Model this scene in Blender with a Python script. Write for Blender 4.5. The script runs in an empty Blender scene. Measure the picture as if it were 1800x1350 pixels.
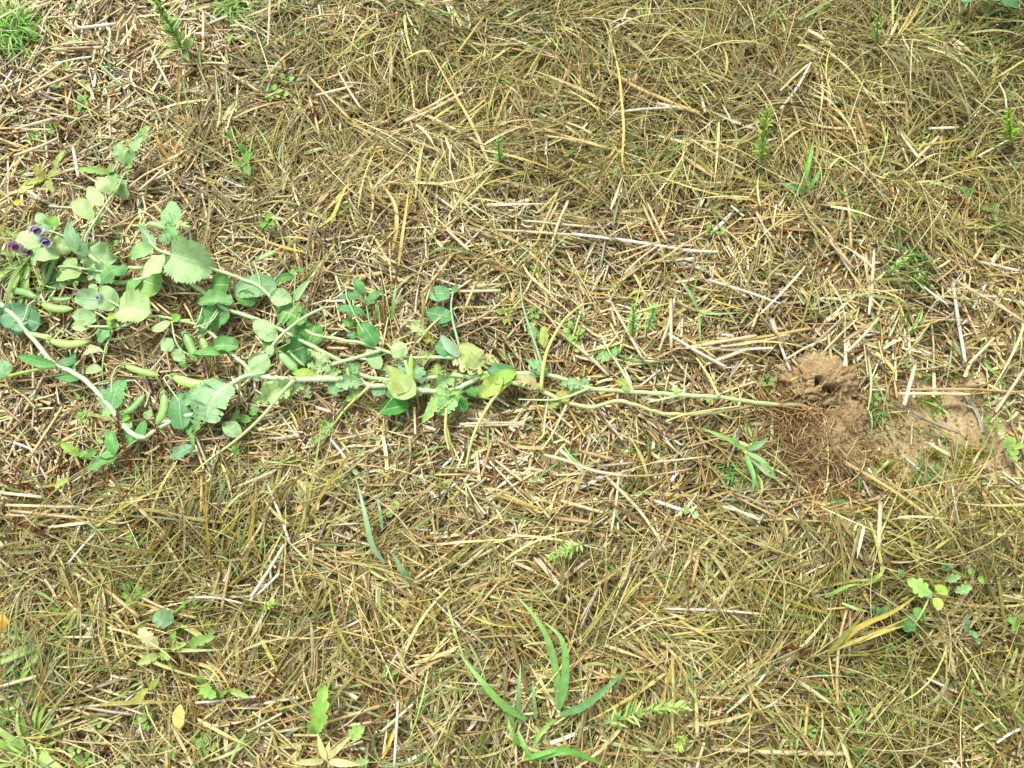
import bpy, math, random
import numpy as np
from mathutils import noise as mnoise, Vector

rng = np.random.default_rng(7)
random.seed(7)
scene = bpy.context.scene
COL = scene.collection

# ------------------------------------------------------------------ camera
FPX = 1350.0                      # focal length in photo pixels (1800 wide)
U = 1.0 / 1600.0                  # metres per photo pixel in the middle of the picture
TILT = math.radians(17.0)
CAM_H = FPX * U * math.cos(TILT)
CAM_Y = -CAM_H * math.tan(TILT)
cam_data = bpy.data.cameras.new("camera")
cam_data.sensor_width = 36.0
cam_data.lens = 36.0 * FPX / 1800.0
cam_data.clip_start = 0.02
cam_data.clip_end = 200.0
cam = bpy.data.objects.new("camera", cam_data)
cam.location = (0.0, CAM_Y, CAM_H)
cam.rotation_euler = (TILT, 0.0, 0.0)
COL.objects.link(cam)
scene.camera = cam

# ------------------------------------------------------------------ sky and sun (bright overcast)
SUN_EL, SUN_AZ = math.radians(58.0), math.radians(-35.0)     # azimuth measured from +Y towards +X
world = bpy.data.worlds.new("World")
scene.world = world
world.use_nodes = True
wn, wl = world.node_tree.nodes, world.node_tree.links
wn.clear()
w_out = wn.new("ShaderNodeOutputWorld")
w_bg = wn.new("ShaderNodeBackground")
w_sky = wn.new("ShaderNodeTexSky")
w_sky.sky_type = 'NISHITA'
w_sky.sun_disc = False
w_sky.sun_elevation = SUN_EL
w_sky.sun_rotation = SUN_AZ
w_sky.dust_density = 3.0
w_hs = wn.new("ShaderNodeHueSaturation")
w_hs.inputs["Saturation"].default_value = 0.12
wl.new(w_sky.outputs[0], w_hs.inputs["Color"])
wl.new(w_hs.outputs[0], w_bg.inputs["Color"])
w_bg.inputs["Strength"].default_value = 0.11
wl.new(w_bg.outputs[0], w_out.inputs[0])

sun_data = bpy.data.lights.new("sun", 'SUN')
sun_data.energy = 1.45
sun_data.angle = math.radians(15.0)
sun_data.color = (1.0, 0.955, 0.87)
sun = bpy.data.objects.new("sun", sun_data)
_sd = Vector((math.sin(SUN_AZ) * math.cos(SUN_EL), math.cos(SUN_AZ) * math.cos(SUN_EL), math.sin(SUN_EL)))
sun.rotation_euler = (-_sd).to_track_quat('-Z', 'Y').to_euler()
sun.location = _sd * 5
COL.objects.link(sun)

scene.view_settings.view_transform = 'Standard'
scene.view_settings.look = 'None'
scene.view_settings.exposure = 1.66
scene.view_settings.gamma = 1.0
scene.view_settings.use_curve_mapping = False
scene.render.engine = 'CYCLES'
scene.cycles.max_bounces = 6
scene.cycles.diffuse_bounces = 3
scene.cycles.transmission_bounces = 3
scene.cycles.glossy_bounces = 2

# ------------------------------------------------------------------ helpers: from photo pixel to ground, colours, meshes
CT, ST = math.cos(TILT), math.sin(TILT)

def W(px, py, z=0.0):
    """world point at height z that stands where the photograph shows (px, py)"""
    dx, dy = (px - 900.0) / FPX, -(py - 675.0) / FPX
    vy, vz = dy * CT + ST, dy * ST - CT
    t = (z - CAM_H) / vz
    return np.array([dx * t, CAM_Y + vy * t, z])

def Wa(px, py, z):
    dx, dy = (px - 900.0) / FPX, -(py - 675.0) / FPX
    vy, vz = dy * CT + ST, dy * ST - CT
    t = (z - CAM_H) / vz
    return np.stack([dx * t, CAM_Y + vy * t, z + 0 * t], -1)

def to_px(x, y, z=0.0):
    rx, ry, rz = x, y - CAM_Y, z - CAM_H
    yc, zc = ry * CT + rz * ST, -ry * ST + rz * CT
    return 900.0 + FPX * rx / -zc, 675.0 - FPX * yc / -zc

def psz(px, py):
    """metres per photo pixel at the ground there"""
    dy = -(py - 675.0) / FPX
    return (CAM_H / (CT - dy * ST)) / FPX

ALB = 0.66
def c(r, g, b, k=ALB):
    v = np.array([r, g, b]) / 255.0
    v = np.where(v <= 0.04045, v / 12.92, ((v + 0.055) / 1.055) ** 2.4)
    return v * k

def pal(n, colours, weights=None, jit=0.16, r=rng):
    P = np.array([c(*q) for q in colours])
    w = None if weights is None else np.array(weights, float) / sum(weights)
    i = r.choice(len(P), n, p=w)
    v = P[i] * np.exp(r.normal(0, jit, (n, 1))) * np.exp(r.normal(0, jit * 0.25, (n, 3)))
    return np.clip(v, 0.004, 0.75)

def raw_mesh(name, verts, faces, cols=None, uvs=None, smooth=True):
    """faces: (n,4) or (n,3) int array (or list of such arrays)"""
    verts = np.asarray(verts, np.float32).reshape(-1, 3)
    fl = faces if isinstance(faces, (list, tuple)) else [faces]
    fl = [np.asarray(f, np.int32) for f in fl if len(f)]
    loops = np.concatenate([f.ravel() for f in fl])
    tot = np.concatenate([np.full(len(f), f.shape[1], np.int32) for f in fl])
    start = np.concatenate([[0], np.cumsum(tot)[:-1]]).astype(np.int32)
    me = bpy.data.meshes.new(name)
    me.vertices.add(len(verts)); me.vertices.foreach_set("co", verts.ravel())
    me.loops.add(len(loops)); me.loops.foreach_set("vertex_index", loops)
    me.polygons.add(len(tot))
    me.polygons.foreach_set("loop_start", start)
    me.polygons.foreach_set("loop_total", tot)
    if smooth:
        me.polygons.foreach_set("use_smooth", np.ones(len(tot), bool))
    if cols is not None:
        a = me.attributes.new("Col", 'FLOAT_COLOR', 'POINT')
        cc = np.ones((len(verts), 4), np.float32); cc[:, :3] = np.asarray(cols).reshape(-1, 3)
        a.data.foreach_set("color", cc.ravel())
    if uvs is not None:
        ul = me.uv_layers.new(name="UVMap")
        ul.data.foreach_set("uv", np.asarray(uvs, np.float32).reshape(-1, 2)[loops].ravel())
    me.update(calc_edges=True)
    return me

def obj(name, me, mat, parent=None, loc=None):
    if len(me.materials) == 0:
        me.materials.append(mat)
    o = bpy.data.objects.new(name, me)
    COL.objects.link(o)
    if parent is not None:
        o.parent = parent
    if loc is not None:
        o.location = loc
    return o

def tag(o, label=None, cat=None, group=None, kind=None):
    if label: o["label"] = label
    if cat: o["category"] = cat
    if group: o["group"] = group
    if kind: o["kind"] = kind
    return o

def thing(name, label, cat, loc, group=None):
    o = bpy.data.objects.new(name, None)
    o.empty_display_size = 0.02
    o.location = [float(v) for v in loc]
    COL.objects.link(o)
    return tag(o, label, cat, group)

def nrm(v):
    return v / np.maximum(np.linalg.norm(v, axis=-1, keepdims=True), 1e-9)

def frames(P):
    T = np.empty_like(P)
    T[:, 1:-1] = P[:, 2:] - P[:, :-2]
    T[:, 0] = P[:, 1] - P[:, 0]
    T[:, -1] = P[:, -1] - P[:, -2]
    T = nrm(T)
    up = np.zeros_like(T); up[..., 2] = 1.0; up[..., 0] = 0.013; up[..., 1] = 0.021
    S = nrm(np.cross(T, up))
    N = np.cross(S, T)
    return T, S, N

def tubes(P, R, sides=5, flat=None, caps=False):
    """P (n,m,3) centre lines, R (n,m) radii -> verts, quads"""
    n, m, _ = P.shape
    T, S, N = frames(P)
    a = np.arange(sides) * 2 * np.pi / sides
    fl = np.ones(n) if flat is None else flat
    V = (P[:, :, None, :] + R[:, :, None, None] * (np.cos(a)[None, None, :, None] * S[:, :, None, :]
         + (np.sin(a)[None, None, :, None] * fl[:, None, None, None]) * N[:, :, None, :]))
    idx = np.arange(n * m * sides).reshape(n, m, sides)
    q = np.stack([idx[:, :-1, :], np.roll(idx, -1, 2)[:, :-1, :], np.roll(idx, -1, 2)[:, 1:, :], idx[:, 1:, :]], -1)
    return V.reshape(-1, 3), q.reshape(-1, 4), m * sides

def ribbons(P, Wd, fold=0.25, roll=None):
    """flat blades, three verts across; Wd (n,m) half widths"""
    n, m, _ = P.shape
    T, S, N = frames(P)
    if roll is not None:
        if roll.ndim == 1: roll = roll[:, None]
        cr, sr = np.cos(roll)[..., None], np.sin(roll)[..., None]
        S, N = S * cr + N * sr, N * cr - S * sr
    f = fold if np.ndim(fold) else np.full(n, fold)
    ed = Wd[..., None]
    V = np.stack([P - S * ed + N * ed * f[:, None, None], P, P + S * ed + N * ed * f[:, None, None]], 2)
    idx = np.arange(n * m * 3).reshape(n, m, 3)
    q = np.stack([idx[:, :-1, :-1], idx[:, :-1, 1:], idx[:, 1:, 1:], idx[:, 1:, :-1]], -1)
    return V.reshape(-1, 3), q.reshape(-1, 4), m * 3

def spline(pts, m):
    """Catmull-Rom through points, m samples at even spacing"""
    p = np.asarray(pts, float)
    if len(p) == 2:
        t = np.linspace(0, 1, m)[:, None]
        return p[0] * (1 - t) + p[1] * t
    q = np.vstack([2 * p[0] - p[1], p, 2 * p[-1] - p[-2]])
    out = []
    for i in range(1, len(q) - 2):
        t = np.linspace(0, 1, 12, endpoint=False)[:, None]
        a, b, d, e = q[i - 1], q[i], q[i + 1], q[i + 2]
        out.append(0.5 * ((2 * b) + (d - a) * t + (2 * a - 5 * b + 4 * d - e) * t ** 2 + (3 * b - a - 3 * d + e) * t ** 3))
    out.append(p[-1:])
    o = np.vstack(out)
    s = np.concatenate([[0], np.cumsum(np.linalg.norm(np.diff(o[:, :3], axis=0), axis=1))])
    u = np.linspace(0, s[-1], m)
    return np.stack([np.interp(u, s, o[:, k]) for k in range(o.shape[1])], 1)

# smooth random field made from sines
_fr = np.random.default_rng(3)
class Field:
    def __init__(self, wl, n=14):
        th = _fr.uniform(0, 2 * np.pi, n); k = 2 * np.pi / (wl * _fr.uniform(0.6, 1.7, n))
        self.k = np.stack([np.cos(th) * k, np.sin(th) * k], 1); self.p = _fr.uniform(0, 2 * np.pi, n)
    def __call__(self, x, y):
        return np.sin(np.multiply.outer(x, self.k[:, 0]) + np.multiply.outer(y, self.k[:, 1]) + self.p).sum(-1) / math.sqrt(len(self.p) / 2)
f_patch = Field(0.11)
f_big, f_mid, f_small, f_dir, f_hue = Field(0.35), Field(0.09), Field(0.025), Field(0.12), Field(0.16)

# ------------------------------------------------------------------ materials
def new_mat(name):
    m = bpy.data.materials.new(name); m.use_nodes = True
    nt = m.node_tree; nt.nodes.clear()
    return m, nt.nodes, nt.links

def plant_mat(name, rough=0.5, translucent=0.25, noise_scale=220.0, noise_amt=0.35, bump=0.25, veins=False, per_object=0.0, spec=0.35, streak=False, blotch=None):
    m, N, L = new_mat(name)
    out = N.new("ShaderNodeOutputMaterial")
    at = N.new("ShaderNodeAttribute"); at.attribute_name = "Col"
    tc = N.new("ShaderNodeTexCoord")
    no = N.new("ShaderNodeTexNoise"); no.inputs["Scale"].default_value = noise_scale; no.inputs["Detail"].default_value = 4.0
    L.new(tc.outputs["Object"], no.inputs["Vector"])
    mr = N.new("ShaderNodeMapRange")
    mr.inputs["From Min"].default_value = 0.3; mr.inputs["From Max"].default_value = 0.7
    mr.inputs["To Min"].default_value = 1.0 - noise_amt; mr.inputs["To Max"].default_value = 1.0 + noise_amt
    L.new(no.outputs[0], mr.inputs["Value"])
    mul = N.new("ShaderNodeVectorMath"); mul.operation = 'SCALE'
    L.new(at.outputs["Color"], mul.inputs[0]); L.new(mr.outputs[0], mul.inputs["Scale"])
    colour = mul.outputs[0]
    height = no.outputs[0]
    if per_object:
        oi = N.new("ShaderNodeObjectInfo")
        hs = N.new("ShaderNodeHueSaturation")
        m2 = N.new("ShaderNodeMapRange"); m2.inputs["To Min"].default_value = 1 - per_object; m2.inputs["To Max"].default_value = 1 + per_object
        L.new(oi.outputs["Random"], m2.inputs["Value"]); L.new(m2.outputs[0], hs.inputs["Value"]); L.new(colour, hs.inputs["Color"])
        colour = hs.outputs[0]
    if veins or streak:
        uv = N.new("ShaderNodeUVMap")
        sp = N.new("ShaderNodeSeparateXYZ"); L.new(uv.outputs[0], sp.inputs[0])
    if streak:
        w = N.new("ShaderNodeTexNoise"); w.inputs["Scale"].default_value = 1.0; w.inputs["Detail"].default_value = 3.0
        mp = N.new("ShaderNodeMapping"); mp.inputs["Scale"].default_value = (2.5, 26.0, 1.0)
        L.new(uv.outputs[0], mp.inputs[0]); L.new(mp.outputs[0], w.inputs["Vector"])
        m3 = N.new("ShaderNodeMapRange"); m3.inputs["From Min"].default_value = 0.3; m3.inputs["From Max"].default_value = 0.7
        m3.inputs["To Min"].default_value = 0.7; m3.inputs["To Max"].default_value = 1.2
        L.new(w.outputs[0], m3.inputs["Value"])
        s3 = N.new("ShaderNodeVectorMath"); s3.operation = 'SCALE'; L.new(colour, s3.inputs[0]); L.new(m3.outputs[0], s3.inputs["Scale"])
        colour = s3.outputs[0]
    if veins:
        # v = |across|, u along; side veins run obliquely
        ab = N.new("ShaderNodeMath"); ab.operation = 'ABSOLUTE'; L.new(sp.outputs["Y"], ab.inputs[0])
        k = N.new("ShaderNodeMath"); k.operation = 'MULTIPLY_ADD'; L.new(ab.outputs[0], k.inputs[0]); k.inputs[1].default_value = -0.55; L.new(sp.outputs["X"], k.inputs[2])
        fq = N.new("ShaderNodeMath"); fq.operation = 'MULTIPLY'; L.new(k.outputs[0], fq.inputs[0]); fq.inputs[1].default_value = 44.0
        sn = N.new("ShaderNodeMath"); sn.operation = 'SINE'; L.new(fq.outputs[0], sn.inputs[0])
        th = N.new("ShaderNodeMapRange"); th.interpolation_type = 'SMOOTHSTEP'; th.inputs["From Min"].default_value = 0.72; th.inputs["From Max"].default_value = 1.0
        L.new(sn.outputs[0], th.inputs["Value"])
        mid = N.new("ShaderNodeMapRange"); mid.interpolation_type = 'SMOOTHSTEP'; mid.inputs["From Min"].default_value = 0.09; mid.inputs["From Max"].default_value = 0.02
        L.new(ab.outputs[0], mid.inputs["Value"])
        s05 = N.new("ShaderNodeMath"); s05.operation = 'MULTIPLY'; L.new(th.outputs[0], s05.inputs[0]); s05.inputs[1].default_value = 0.45
        mx = N.new("ShaderNodeMath"); mx.operation = 'MAXIMUM'; L.new(s05.outputs[0], mx.inputs[0]); L.new(mid.outputs[0], mx.inputs[1])
        mixv = N.new("ShaderNodeMix"); mixv.data_type = 'RGBA'
        f2 = N.new("ShaderNodeMath"); f2.operation = 'MULTIPLY'; L.new(mx.outputs[0], f2.inputs[0]); f2.inputs[1].default_value = 0.75
        L.new(f2.outputs[0], mixv.inputs["Factor"]); L.new(colour, mixv.inputs["A"])
        lite = N.new("ShaderNodeMix"); lite.data_type = 'RGBA'; lite.inputs["Factor"].default_value = 0.6
        L.new(colour, lite.inputs["A"]); lite.inputs["B"].default_value = (0.48, 0.60, 0.36, 1)
        L.new(lite.outputs["Result"], mixv.inputs["B"])
        colour = mixv.outputs["Result"]
        addh = N.new("ShaderNodeMath"); addh.operation = 'ADD'; L.new(height, addh.inputs[0]); L.new(mx.outputs[0], addh.inputs[1])
        height = addh.outputs[0]
    if blotch is not None:
        vb = N.new("ShaderNodeTexNoise"); vb.inputs["Scale"].default_value = 90.0; vb.inputs["Detail"].default_value = 3.0
        L.new(tc.outputs["Object"], vb.inputs["Vector"])
        vr = N.new("ShaderNodeMapRange"); vr.interpolation_type = 'SMOOTHSTEP'; vr.inputs["From Min"].default_value = 0.60; vr.inputs["From Max"].default_value = 0.74
        vr.inputs["To Max"].default_value = 0.55
        L.new(vb.outputs[0], vr.inputs["Value"])
        mb = N.new("ShaderNodeMix"); mb.data_type = 'RGBA'; L.new(vr.outputs[0], mb.inputs["Factor"]); L.new(colour, mb.inputs["A"]); mb.inputs["B"].default_value = (*blotch, 1)
        colour = mb.outputs["Result"]
    bs = N.new("ShaderNodeBsdfPrincipled")
    L.new(colour, bs.inputs["Base Color"])
    bs.inputs["Roughness"].default_value = rough
    bs.inputs["Specular IOR Level"].default_value = spec
    bp = N.new("ShaderNodeBump"); bp.inputs["Strength"].default_value = bump; bp.inputs["Distance"].default_value = 0.0006
    L.new(height, bp.inputs["Height"]); L.new(bp.outputs[0], bs.inputs["Normal"])
    if translucent:
        tr = N.new("ShaderNodeBsdfTranslucent"); L.new(colour, tr.inputs["Color"])
        mixs = N.new("ShaderNodeMixShader"); mixs.inputs[0].default_value = translucent
        L.new(bs.outputs[0], mixs.inputs[1]); L.new(tr.outputs[0], mixs.inputs[2])
        L.new(mixs.outputs[0], out.inputs[0])
    else:
        L.new(bs.outputs[0], out.inputs[0])
    return m

M_STRAW = plant_mat("straw", 0.33, 0.12, 420.0, 0.22, 0.35, spec=0.45)
M_STALK = plant_mat("straw_stalk", 0.33, 0.10, 420.0, 0.16, 0.35, per_object=0.10, spec=0.5, streak=True)
M_DRY = plant_mat("dry_grass", 0.42, 0.22, 300.0, 0.25, 0.3)
M_GRASS = plant_mat("green_grass", 0.42, 0.28, 150.0, 0.18, 0.25, per_object=0.12, spec=0.4)
M_PEA = plant_mat("pea_leaf", 0.42, 0.28, 160.0, 0.14, 0.5, veins=True, spec=0.22)
M_EATEN = plant_mat("eaten_pea_leaf", 0.55, 0.22, 240.0, 0.22, 0.5, veins=True, spec=0.2, blotch=(0.20, 0.15, 0.06))
M_STEM = plant_mat("pea_stem", 0.40, 0.0, 130.0, 0.10, 0.15, spec=0.4)
M_POD = plant_mat("pea_pod", 0.38, 0.08, 260.0, 0.10, 0.2, spec=0.45)
M_WEED = plant_mat("weed_leaf", 0.5, 0.25, 200.0, 0.18, 0.3, per_object=0.12)
M_PETAL = plant_mat("petal", 0.5, 0.3, 300.0, 0.12, 0.2, spec=0.2)
M_ROOT = plant_mat("root", 0.8, 0.0, 300.0, 0.25, 0.4, spec=0.1)
M_MOSS = plant_mat("moss", 0.8, 0.1, 300.0, 0.3, 0.2, spec=0.1)
M_CRUMB = plant_mat("soil_crumb", 0.95, 0.0, 500.0, 0.3, 0.6, spec=0.05)

def soil_mat(name, dark, mid, lite, speck=True):
    m, N, L = new_mat(name)
    out = N.new("ShaderNodeOutputMaterial"); bs = N.new("ShaderNodeBsdfPrincipled")
    tc = N.new("ShaderNodeTexCoord")
    n1 = N.new("ShaderNodeTexNoise"); n1.inputs["Scale"].default_value = 22.0; n1.inputs["Detail"].default_value = 8.0; n1.inputs["Roughness"].default_value = 0.65
    n2 = N.new("ShaderNodeTexNoise"); n2.inputs["Scale"].default_value = 260.0; n2.inputs["Detail"].default_value = 6.0; n2.inputs["Roughness"].default_value = 0.7
    for n in (n1, n2): L.new(tc.outputs["Object"], n.inputs["Vector"])
    ad = N.new("ShaderNodeMath"); ad.operation = 'MULTIPLY_ADD'; L.new(n2.outputs[0], ad.inputs[0]); ad.inputs[1].default_value = 0.6
    hf = N.new("ShaderNodeMath"); hf.operation = 'MULTIPLY'; L.new(n1.outputs[0], hf.inputs[0]); hf.inputs[1].default_value = 0.5
    L.new(hf.outputs[0], ad.inputs[2])
    cr = N.new("ShaderNodeValToRGB")
    e = cr.color_ramp.elements
    e[0].position = 0.36; e[0].color = (*dark, 1)
    e[1].position = 0.72; e[1].color = (*lite, 1)
    k = cr.color_ramp.elements.new(0.54); k.color = (*mid, 1)
    L.new(ad.outputs[0], cr.inputs[0])
    colour = cr.outputs[0]
    if speck:
        vo = N.new("ShaderNodeTexVoronoi"); vo.inputs["Scale"].default_value = 420.0
        L.new(tc.outputs["Object"], vo.inputs["Vector"])
        vr = N.new("ShaderNodeMapRange"); vr.inputs["From Min"].default_value = 0.24; vr.inputs["From Max"].default_value = 0.12; vr.inputs["To Max"].default_value = 0.5
        L.new(vo.outputs["Distance"], vr.inputs["Value"])
        sc = N.new("ShaderNodeSeparateColor"); L.new(vo.outputs["Color"], sc.inputs[0])
        g = N.new("ShaderNodeMath"); g.operation = 'GREATER_THAN'; L.new(sc.outputs[0], g.inputs[0]); g.inputs[1].default_value = 0.86
        mm = N.new("ShaderNodeMath"); mm.operation = 'MULTIPLY'; L.new(g.outputs[0], mm.inputs[0]); L.new(vr.outputs[0], mm.inputs[1])
        mx = N.new("ShaderNodeMix"); mx.data_type = 'RGBA'; L.new(mm.outputs[0], mx.inputs["Factor"]); L.new(colour, mx.inputs["A"]); mx.inputs["B"].default_value = (0.5, 0.44, 0.34, 1)
        colour = mx.outputs["Result"]
    L.new(colour, bs.inputs["Base Color"])
    bs.inputs["Roughness"].default_value = 0.95; bs.inputs["Specular IOR Level"].default_value = 0.1
    bp = N.new("ShaderNodeBump"); bp.inputs["Strength"].default_value = 0.9; bp.inputs["Distance"].default_value = 0.003
    L.new(ad.outputs[0], bp.inputs["Height"]); L.new(bp.outputs[0], bs.inputs["Normal"])
    L.new(bs.outputs[0], out.inputs[0])
    return m
M_SOIL = soil_mat("field_soil", c(126, 104, 66), c(176, 156, 112), c(214, 198, 156))
M_CLOD = soil_mat("clod_soil", c(118, 98, 66), c(166, 142, 102), c(204, 184, 142), speck=False)

# ------------------------------------------------------------------ ground sheet
_h1, _h2 = W(1441, 668, .01), W(1461, 682, .01)
def ground_z(x, y):
    dip = -.03 * np.exp(-(((x - .5 * (_h1[0] + _h2[0])) / .020) ** 2 + ((y - .5 * (_h1[1] + _h2[1])) / .012) ** 2) ** 2)      # hollow under the burrows of the clod
    return dip + 0.0045 * f_big(x, y) + 0.0022 * f_mid(x, y) + 0.0011 * f_small(x, y) - 0.006
far = np.array([1.2, 1.5, 2, 3, 5, 9, 16, 30, 60.0])
gx = np.concatenate([-far[::-1], np.linspace(-1.05, 1.05, 300), far])
gy = np.concatenate([-far[::-1], np.linspace(-0.95, 1.05, 280), far])
GX, GY = np.meshgrid(gx, gy)
GZ = ground_z(GX.ravel(), GY.ravel()).reshape(GX.shape)
fade = np.clip((1.3 - np.maximum(np.abs(GX), np.abs(GY))) / 0.3, 0, 1)
GZ = GZ * fade - 0.006 * (1 - fade)
ii = np.arange(GX.size).reshape(GX.shape)
gq = np.stack([ii[:-1, :-1], ii[:-1, 1:], ii[1:, 1:], ii[1:, :-1]], -1).reshape(-1, 4)
ground = obj("ground", raw_mesh("ground", np.stack([GX, GY, GZ], -1), gq), M_SOIL)
tag(ground, "bare brown field soil under the straw", kind="structure")

# ------------------------------------------------------------------ where the photo shows straw, dead grass, bare soil
def blobs(px, py, base, bl):
    v = np.full(np.shape(px), float(base))
    for (cx, cy, rx, ry, w) in bl:
        v = v + w * np.exp(-((px - cx) / rx) ** 2 - ((py - cy) / ry) ** 2)
    return v
BARE = [(1600, 775, 150, 85, 1.3), (1715, 810, 120, 65, 1.1), (1640, 690, 100, 50, .6), (1400, 810, 60, 45, .9), (1460, 740, 70, 90, .8), (285, 605, 60, 35, .85), (235, 55, 70, 45, .6),
        (830, 725, 70, 40, .7), (400, 660, 26, 40, .6), (700, 560, 50, 40, .6), (690, 780, 60, 35, .55), (1010, 800, 70, 35, .4), (820, 1330, 60, 25, .5), (1300, 380, 60, 30, .4), (1650, 560, 120, 60, .5), (1740, 640, 90, 60, .5), (40, 800, 60, 60, .3), (180, 60, 130, 60, .45), (240, 190, 120, 60, .3), (1000, 790, 130, 45, .5), (620, 740, 120, 50, .4), (60, 640, 90, 60, .35), (1130, 790, 90, 40, .4), (330, 1290, 140, 40, .4), (1500, 600, 80, 40, .4)]
STRAW = [(190, 130, 330, 210, .45), (70, 760, 150, 120, .6), (930, 850, 440, 150, .5), (1630, 560, 280, 180, .45), (1180, 540, 340, 160, .4), (1000, 420, 300, 90, .35), (450, 640, 500, 100, .15),
         (1200, 100, 600, 170, -.35), (1500, 1180, 400, 150, -.1), (350, 1000, 250, 130, -.2), (1750, 60, 200, 120, -.4)]
GRASS = [(1150, 120, 560, 190, .75), (1650, 260, 260, 200, .6), (640, 240, 230, 150, .55), (330, 960, 280, 130, .75), (1550, 1150, 380, 190, .65), (900, 1100, 520, 140, .4), (220, 1200, 260, 150, .35), (380, 260, 90, 110, .35),
         (1620, 960, 180, 70, .4), (150, 130, 300, 200, -.35), (60, 780, 150, 110, -.35), (1600, 740, 230, 120, -.35), (900, 800, 300, 80, -.25), (280, 590, 180, 70, -.2), (1750, 430, 120, 120, .3)]
def bare(px, py): return np.clip(blobs(px, py, 0, BARE), 0, 1)
def d_straw(px, py): return np.clip(blobs(px, py, .55, STRAW), .12, 1.1) * (1 - .93 * bare(px, py))
def d_grass(px, py): return np.clip(blobs(px, py, .17, GRASS), .03, 1.2) * (1 - .96 * bare(px, py))

AREA = (-0.92, 0.92, -0.62, 0.80)
def scatter(n, dens, thin_out=0.45):
    """n points in the field, denser where dens is high, thinner outside the frame"""
    xs, ys, got = [], [], 0
    while got < n:
        k = max(2 * n, 2000)
        x = rng.uniform(AREA[0], AREA[1], k); y = rng.uniform(AREA[2], AREA[3], k)
        px, py = to_px(x, y)
        out = (px < -60) | (px > 1860) | (py < -60) | (py > 1410)
        d = dens(np.clip(px, 0, 1800), np.clip(py, 0, 1350)) * np.where(out, thin_out, 1.0)
        keep = rng.uniform(0, 1.1, k) < d
        xs.append(x[keep]); ys.append(y[keep]); got += int(keep.sum())
    return np.concatenate(xs)[:n], np.concatenate(ys)[:n]

PEA_PTS = []      # filled by the pea plant's builder below; loose grass keeps low under it
def low_here(px, py):
    P = np.array(PEA_PTS)
    out = np.zeros(px.shape, bool)
    for a in range(0, len(px), 4000):
        d2 = (px[a:a + 4000, None] - P[None, :, 0]) ** 2 + (py[a:a + 4000, None] - P[None, :, 1]) ** 2
        out[a:a + 4000] = (d2 < P[None, :, 2] ** 2).any(1)
    return out

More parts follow.
